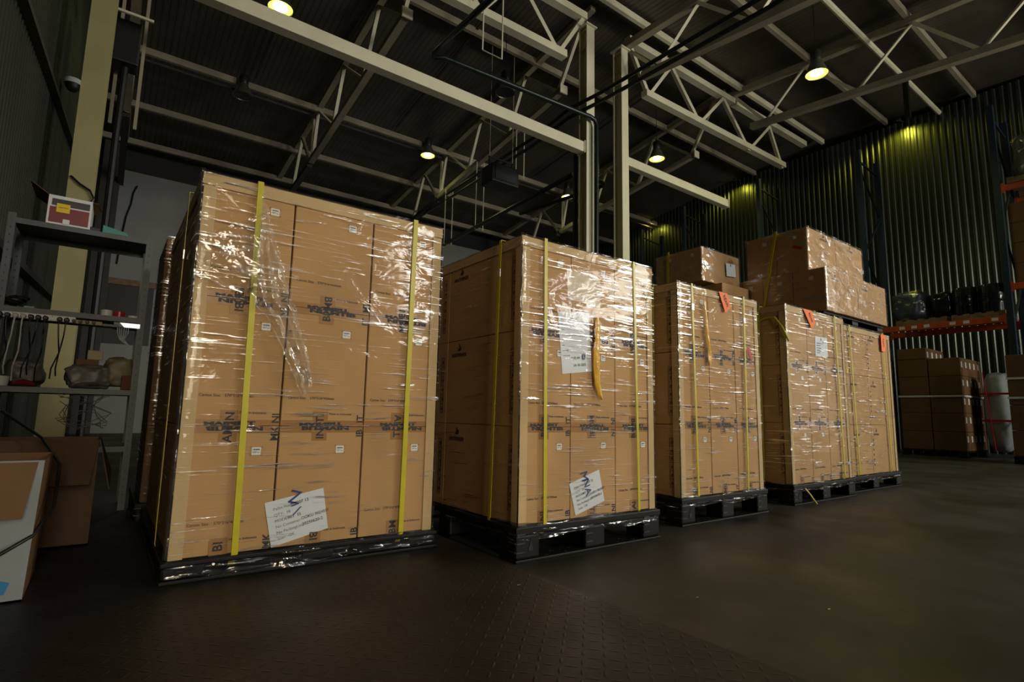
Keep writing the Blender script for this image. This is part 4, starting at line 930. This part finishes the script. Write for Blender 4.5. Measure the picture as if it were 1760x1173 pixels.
mk('teal_box', MB().add([(-.12, 4.6, 1.872), (.03, 4.6, 1.872), (.03, 4.72, 1.872), (-.12, 4.72, 1.872), (-.12, 4.6, 1.925), (.015, 4.6, 1.895), (.015, 4.72, 1.895), (-.12, 4.72, 1.925)], [(0, 3, 2, 1), (4, 5, 6, 7), (0, 1, 5, 4), (1, 2, 6, 5), (2, 3, 7, 6), (3, 0, 4, 7)]), 'teal', label='low teal plastic case on the top shelf', cat='case')
mk('black_adapter', MB().box(-.19, -.13, 4.62, 4.72, 1.872, 1.905, .005), 'black', label='small black adapter beside the teal case', cat='adapter')
# second shelf: tapes
mk('tape_roll', MB().lathe((-.045, 4.64, 1.302), [(.03, 0), (.034, 0), (.034, .04), (.03, .04), (.018, .04), (.018, 0)], 24), 'white', label='white tape roll on the second shelf', cat='tape roll', sm=40)
mk('tape_roll', MB().lathe((.027, 4.64, 1.302), [(.028, 0), (.034, 0), (.034, .036), (.018, .036), (.018, 0)], 24), 'red', label='red tape roll on the second shelf', cat='tape roll', sm=40)
mk('tape_roll', MB().lathe((.105, 4.64, 1.302), [(.02, 0), (.03, 0), (.03, .018), (.015, .018), (.015, 0)], 24), 'white', label='small flat white roll at the right end of the second shelf', cat='tape roll', sm=40)
mk('teal_card', MB().box(-.47, -.42, 4.62, 4.72, 1.302, 1.315), 'teal', label='small teal card on the left of the second shelf', cat='card')
mk('coiled_cable', MB().tube([(-.55+.05*math.cos(k*.5)+k*.001, 4.64+.04*math.sin(k*.5), 1.312+.02*math.sin(k*.23)**2+.0008*k) for k in range(60)], .006, 6), 'cable_black', label='black coiled cable on the left of the second shelf', cat='cable')
# power strip with plugs
t = empty('power_strip', (-.32, 4.57, 1.24), 'long pale power strip fixed under the front of the second shelf', 'power strip')
mk('strip_body', MB().box(-.20, -.06, 4.545, 4.577, 1.222, 1.248, .003), 'beige', t)
mk('mounting_rail', MB().box(-.06, .03, 4.56, 4.577, 1.222, 1.24, .002), 'shelf_grey', t)
h = MB()
for k in range(9): h.box(-.55+k*.038, -.545+k*.038, 4.543, 4.546, 1.252, 1.256)
mk('strip_body', MB().box(-.56, -.20, 4.545, 4.577, 1.225, 1.262, .003), 'white', t, extra=[(h, 'black')])
PX = [(-.565, 0), (-.53, 0), (-.493, 1), (-.457, 1), (-.42, 0), (-.385, 0), (-.35, 0), (-.28, 0), (-.245, 0), (-.21, 2), (-.175, 2), (-.14, 2), (-.105, 2)]
on_ = ('first from the left, black', 'second, black', 'third, white', 'fourth, white', 'fifth, black', 'sixth, black', 'seventh, black', 'black, left of the beige sockets', 'black, at the start of the beige sockets', 'flat black, first on the beige sockets', 'flat black, second on the beige sockets', 'flat black, third on the beige sockets', 'flat black, last on the beige sockets')
for k, (x, kd) in enumerate(PX):
    c_ = 'cable_white' if kd == 1 else 'cable_black'
    t = mk('plug', MB().tube([(x, 4.545, 1.238), (x, 4.515, 1.236), (x, 4.508, 1.235)], [.015, .015, .010] if kd < 2 else [.010, .010, .008], 12), c_, label='mains plug on the power strip, '+on_[k], cat='plug')
    if kd < 2:
        dx = .02*math.sin(k*2.1); ze = .835+.02*(k % 3)
        pts = [(x, 4.512, 1.232), (x-.002, 4.505, 1.20), (x+dx*.3, 4.51, 1.12), (x+dx, 4.52, 1.02), (x+dx*.4-.02, 4.54, .92), (x-.02+dx*.2, 4.57, ze)]
        mk('cord', MB().tube(interp(pts, 3), .0045, 6), c_, t, sm=60)
# lit white device
t = empty('network_switch', (.1, 4.56, 1.2), 'white device front shining brightly at the right end of the shelf', 'network device')
mk('case', MB().box(.0, .155, 4.58, 4.74, 1.226, 1.262, .003), 'charcoal', t); mk('front_panel', MB().add([(.035, 4.575, 1.258), (.15, 4.575, 1.258), (.15, 4.575, 1.228), (.062, 4.575, 1.228), (.035, 4.579, 1.258), (.15, 4.579, 1.258), (.15, 4.579, 1.228), (.062, 4.579, 1.228)], [(0, 1, 2, 3), (7, 6, 5, 4), (0, 4, 5, 1), (1, 5, 6, 2), (2, 6, 7, 3), (3, 7, 4, 0)]), 'screen', t)
for k in range(6): mk('network_cable', MB().tube([(.025+k*.012, 4.572, 1.222), (.027+k*.012, 4.565, 1.19), (.04+k*.006, 4.58, 1.15), (.06+k*.004, 4.60, 1.13), (.11, 4.62, 1.10)], .0025, 5), 'cable_white', t)
# clutter on third shelf
for c, r, mt, lb, ct, sd in (((-.10, 4.86, .89), (.13, .10, .085), 'bag_grey', 'grey crumpled plastic bag in the middle of the third shelf', 'bag', 1), ((.06, 4.88, .92), (.09, .10, .115), 'bag_tan', 'tan crumpled sack at the right of the third shelf', 'bag', 2), ((-.45, 4.88, .90), (.10, .10, .095), 'bag_grey', 'grey plastic bag behind the cords at the left of the third shelf', 'bag', 5)):
    blob('plastic_bag', c, r, mt, lb, ct, sd, 2.2, .18, flat=-.09 if r[2] > .09 else -.085)
mk('small_carton', MB().box(-.19, -.06, 4.98, 5.02, .803, 1.02, .003), 'kraft_dark', label='small brown carton behind the grey bag on the third shelf', cat='carton')
mk('small_carton', MB().box(-.13, -.04, 5.0, 5.03, 1.022, 1.09, .003), 'beige', label='small beige box with a green band on top of the brown carton', cat='carton')
mk('small_carton', MB().box(.08, .15, 4.60, 4.72, .803, .90, .003), 'rust', label='small dark red box at the right end of the third shelf', cat='carton')
mk('white_tub', MB().lathe((-.545, 4.63, .803), [(.001, 0), (.05, 0), (.056, .06), (.052, .06), (.046, .005), (.001, .005)], 24), 'white', label='round white tub at the left of the third shelf', cat='tub', sm=40)
mk('red_tool', MB().tube([(-.47, 4.62, .82), (-.42, 4.60, .83), (-.37, 4.62, .82)], [.012, .018, .012], 8), 'maroon', label='dark red hand tool beside the white tub', cat='tool')
mk('tangled_wire', MB().tube([(-.1+.12*math.sin(k*.7)+.03*math.sin(k*1.9), 4.62+.02*math.sin(k*1.1), .66+.11*math.sin(k*.45+1)+.02*math.cos(k*1.7)) for k in range(70)], .0025, 5), 'bag_grey', label='thin tangled wire hanging under the third shelf', cat='wire')
# open cardboard boxes at lower left
def openbox(x0, x1, y0, y1, z0, z1, mat, inner, label, flaps, lean=0.0, name='open_carton', fm='kraft_shaded'):
    t = empty(name, ((x0+x1)/2, (y0+y1)/2, z0), label, 'carton'); th = .006
    def pr(p): return (p[0]+(p[2]-z0)*lean, p[1], p[2])
    def boxl(a, b, c, d, e, f):
        m_ = MB().box(a, b, c, d, e, f); m_.v = [pr(v) for v in m_.v]; return m_
    mk('front_panel', boxl(x0, x1, y0, y0+th, z0, z1), mat, t); mk('rear_panel', boxl(x0, x1, y1-th, y1, z0, z1), inner, t)
    mk('side_panel', boxl(x0, x0+th, y0, y1, z0, z1), mat, t); mk('side_panel', boxl(x1-th, x1, y0+th, y1, z0, z1), inner, t)
    mk('bottom_panel', boxl(x0, x1, y0, y1, z0, z0+th), inner, t)
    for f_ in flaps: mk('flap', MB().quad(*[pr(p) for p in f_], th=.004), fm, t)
    return t
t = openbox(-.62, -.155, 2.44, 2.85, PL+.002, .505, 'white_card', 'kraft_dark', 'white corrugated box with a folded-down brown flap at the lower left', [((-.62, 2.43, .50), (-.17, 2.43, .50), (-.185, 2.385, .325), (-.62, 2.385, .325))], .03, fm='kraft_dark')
mk('blue_mark', MB().quad((-.235, 2.436, .085), (-.20, 2.436, .085), (-.19, 2.436, .12), (-.235, 2.436, .135), .001), 'blue', t)
mk('black_cable', MB().tube([(-.5, 2.42, .16), (-.35, 2.41, .18), (-.23, 2.41, .21), (-.15, 2.44, .26), (-.11, 2.6, .33), (-.12, 2.9, .45), (-.2, 3.1, .55), (-.35, 3.2, .66)], .006, 8), 'cable_black', label='black cable curving over the white box at the lower left', cat='cable', sm=60)
openbox(-.45, .0, 3.25, 3.65, PL+.002, .53, 'kraft_shaded', 'kraft_shaded', 'open brown carton with a wide flap behind the white box', [((0, 3.28, .53), (0, 3.62, .53), (.06, 3.6, .36), (.055, 3.25, .30)), ((-.45, 3.24, .53), (.0, 3.24, .53), (-.02, 3.12, .34), (-.45, 3.12, .34))])
# small litter on the floor
for k, (x, y) in enumerate(((.62, .93), (2.2, 1.0), (1.9, 1.35), (1.3, 1.7))):
    z = PL if x < 1.45 else 0
    mk('floor_debris', MB().box(x, x+.018, y, y+.006, z+.0005, z+.003, .0008), 'beige' if k < 2 else 'wood', label='tiny pale scrap on the floor, ' + ('near the lower left centre', 'near the lower right', 'in front of the second load', 'on the steel plate edge')[k], cat='scrap')
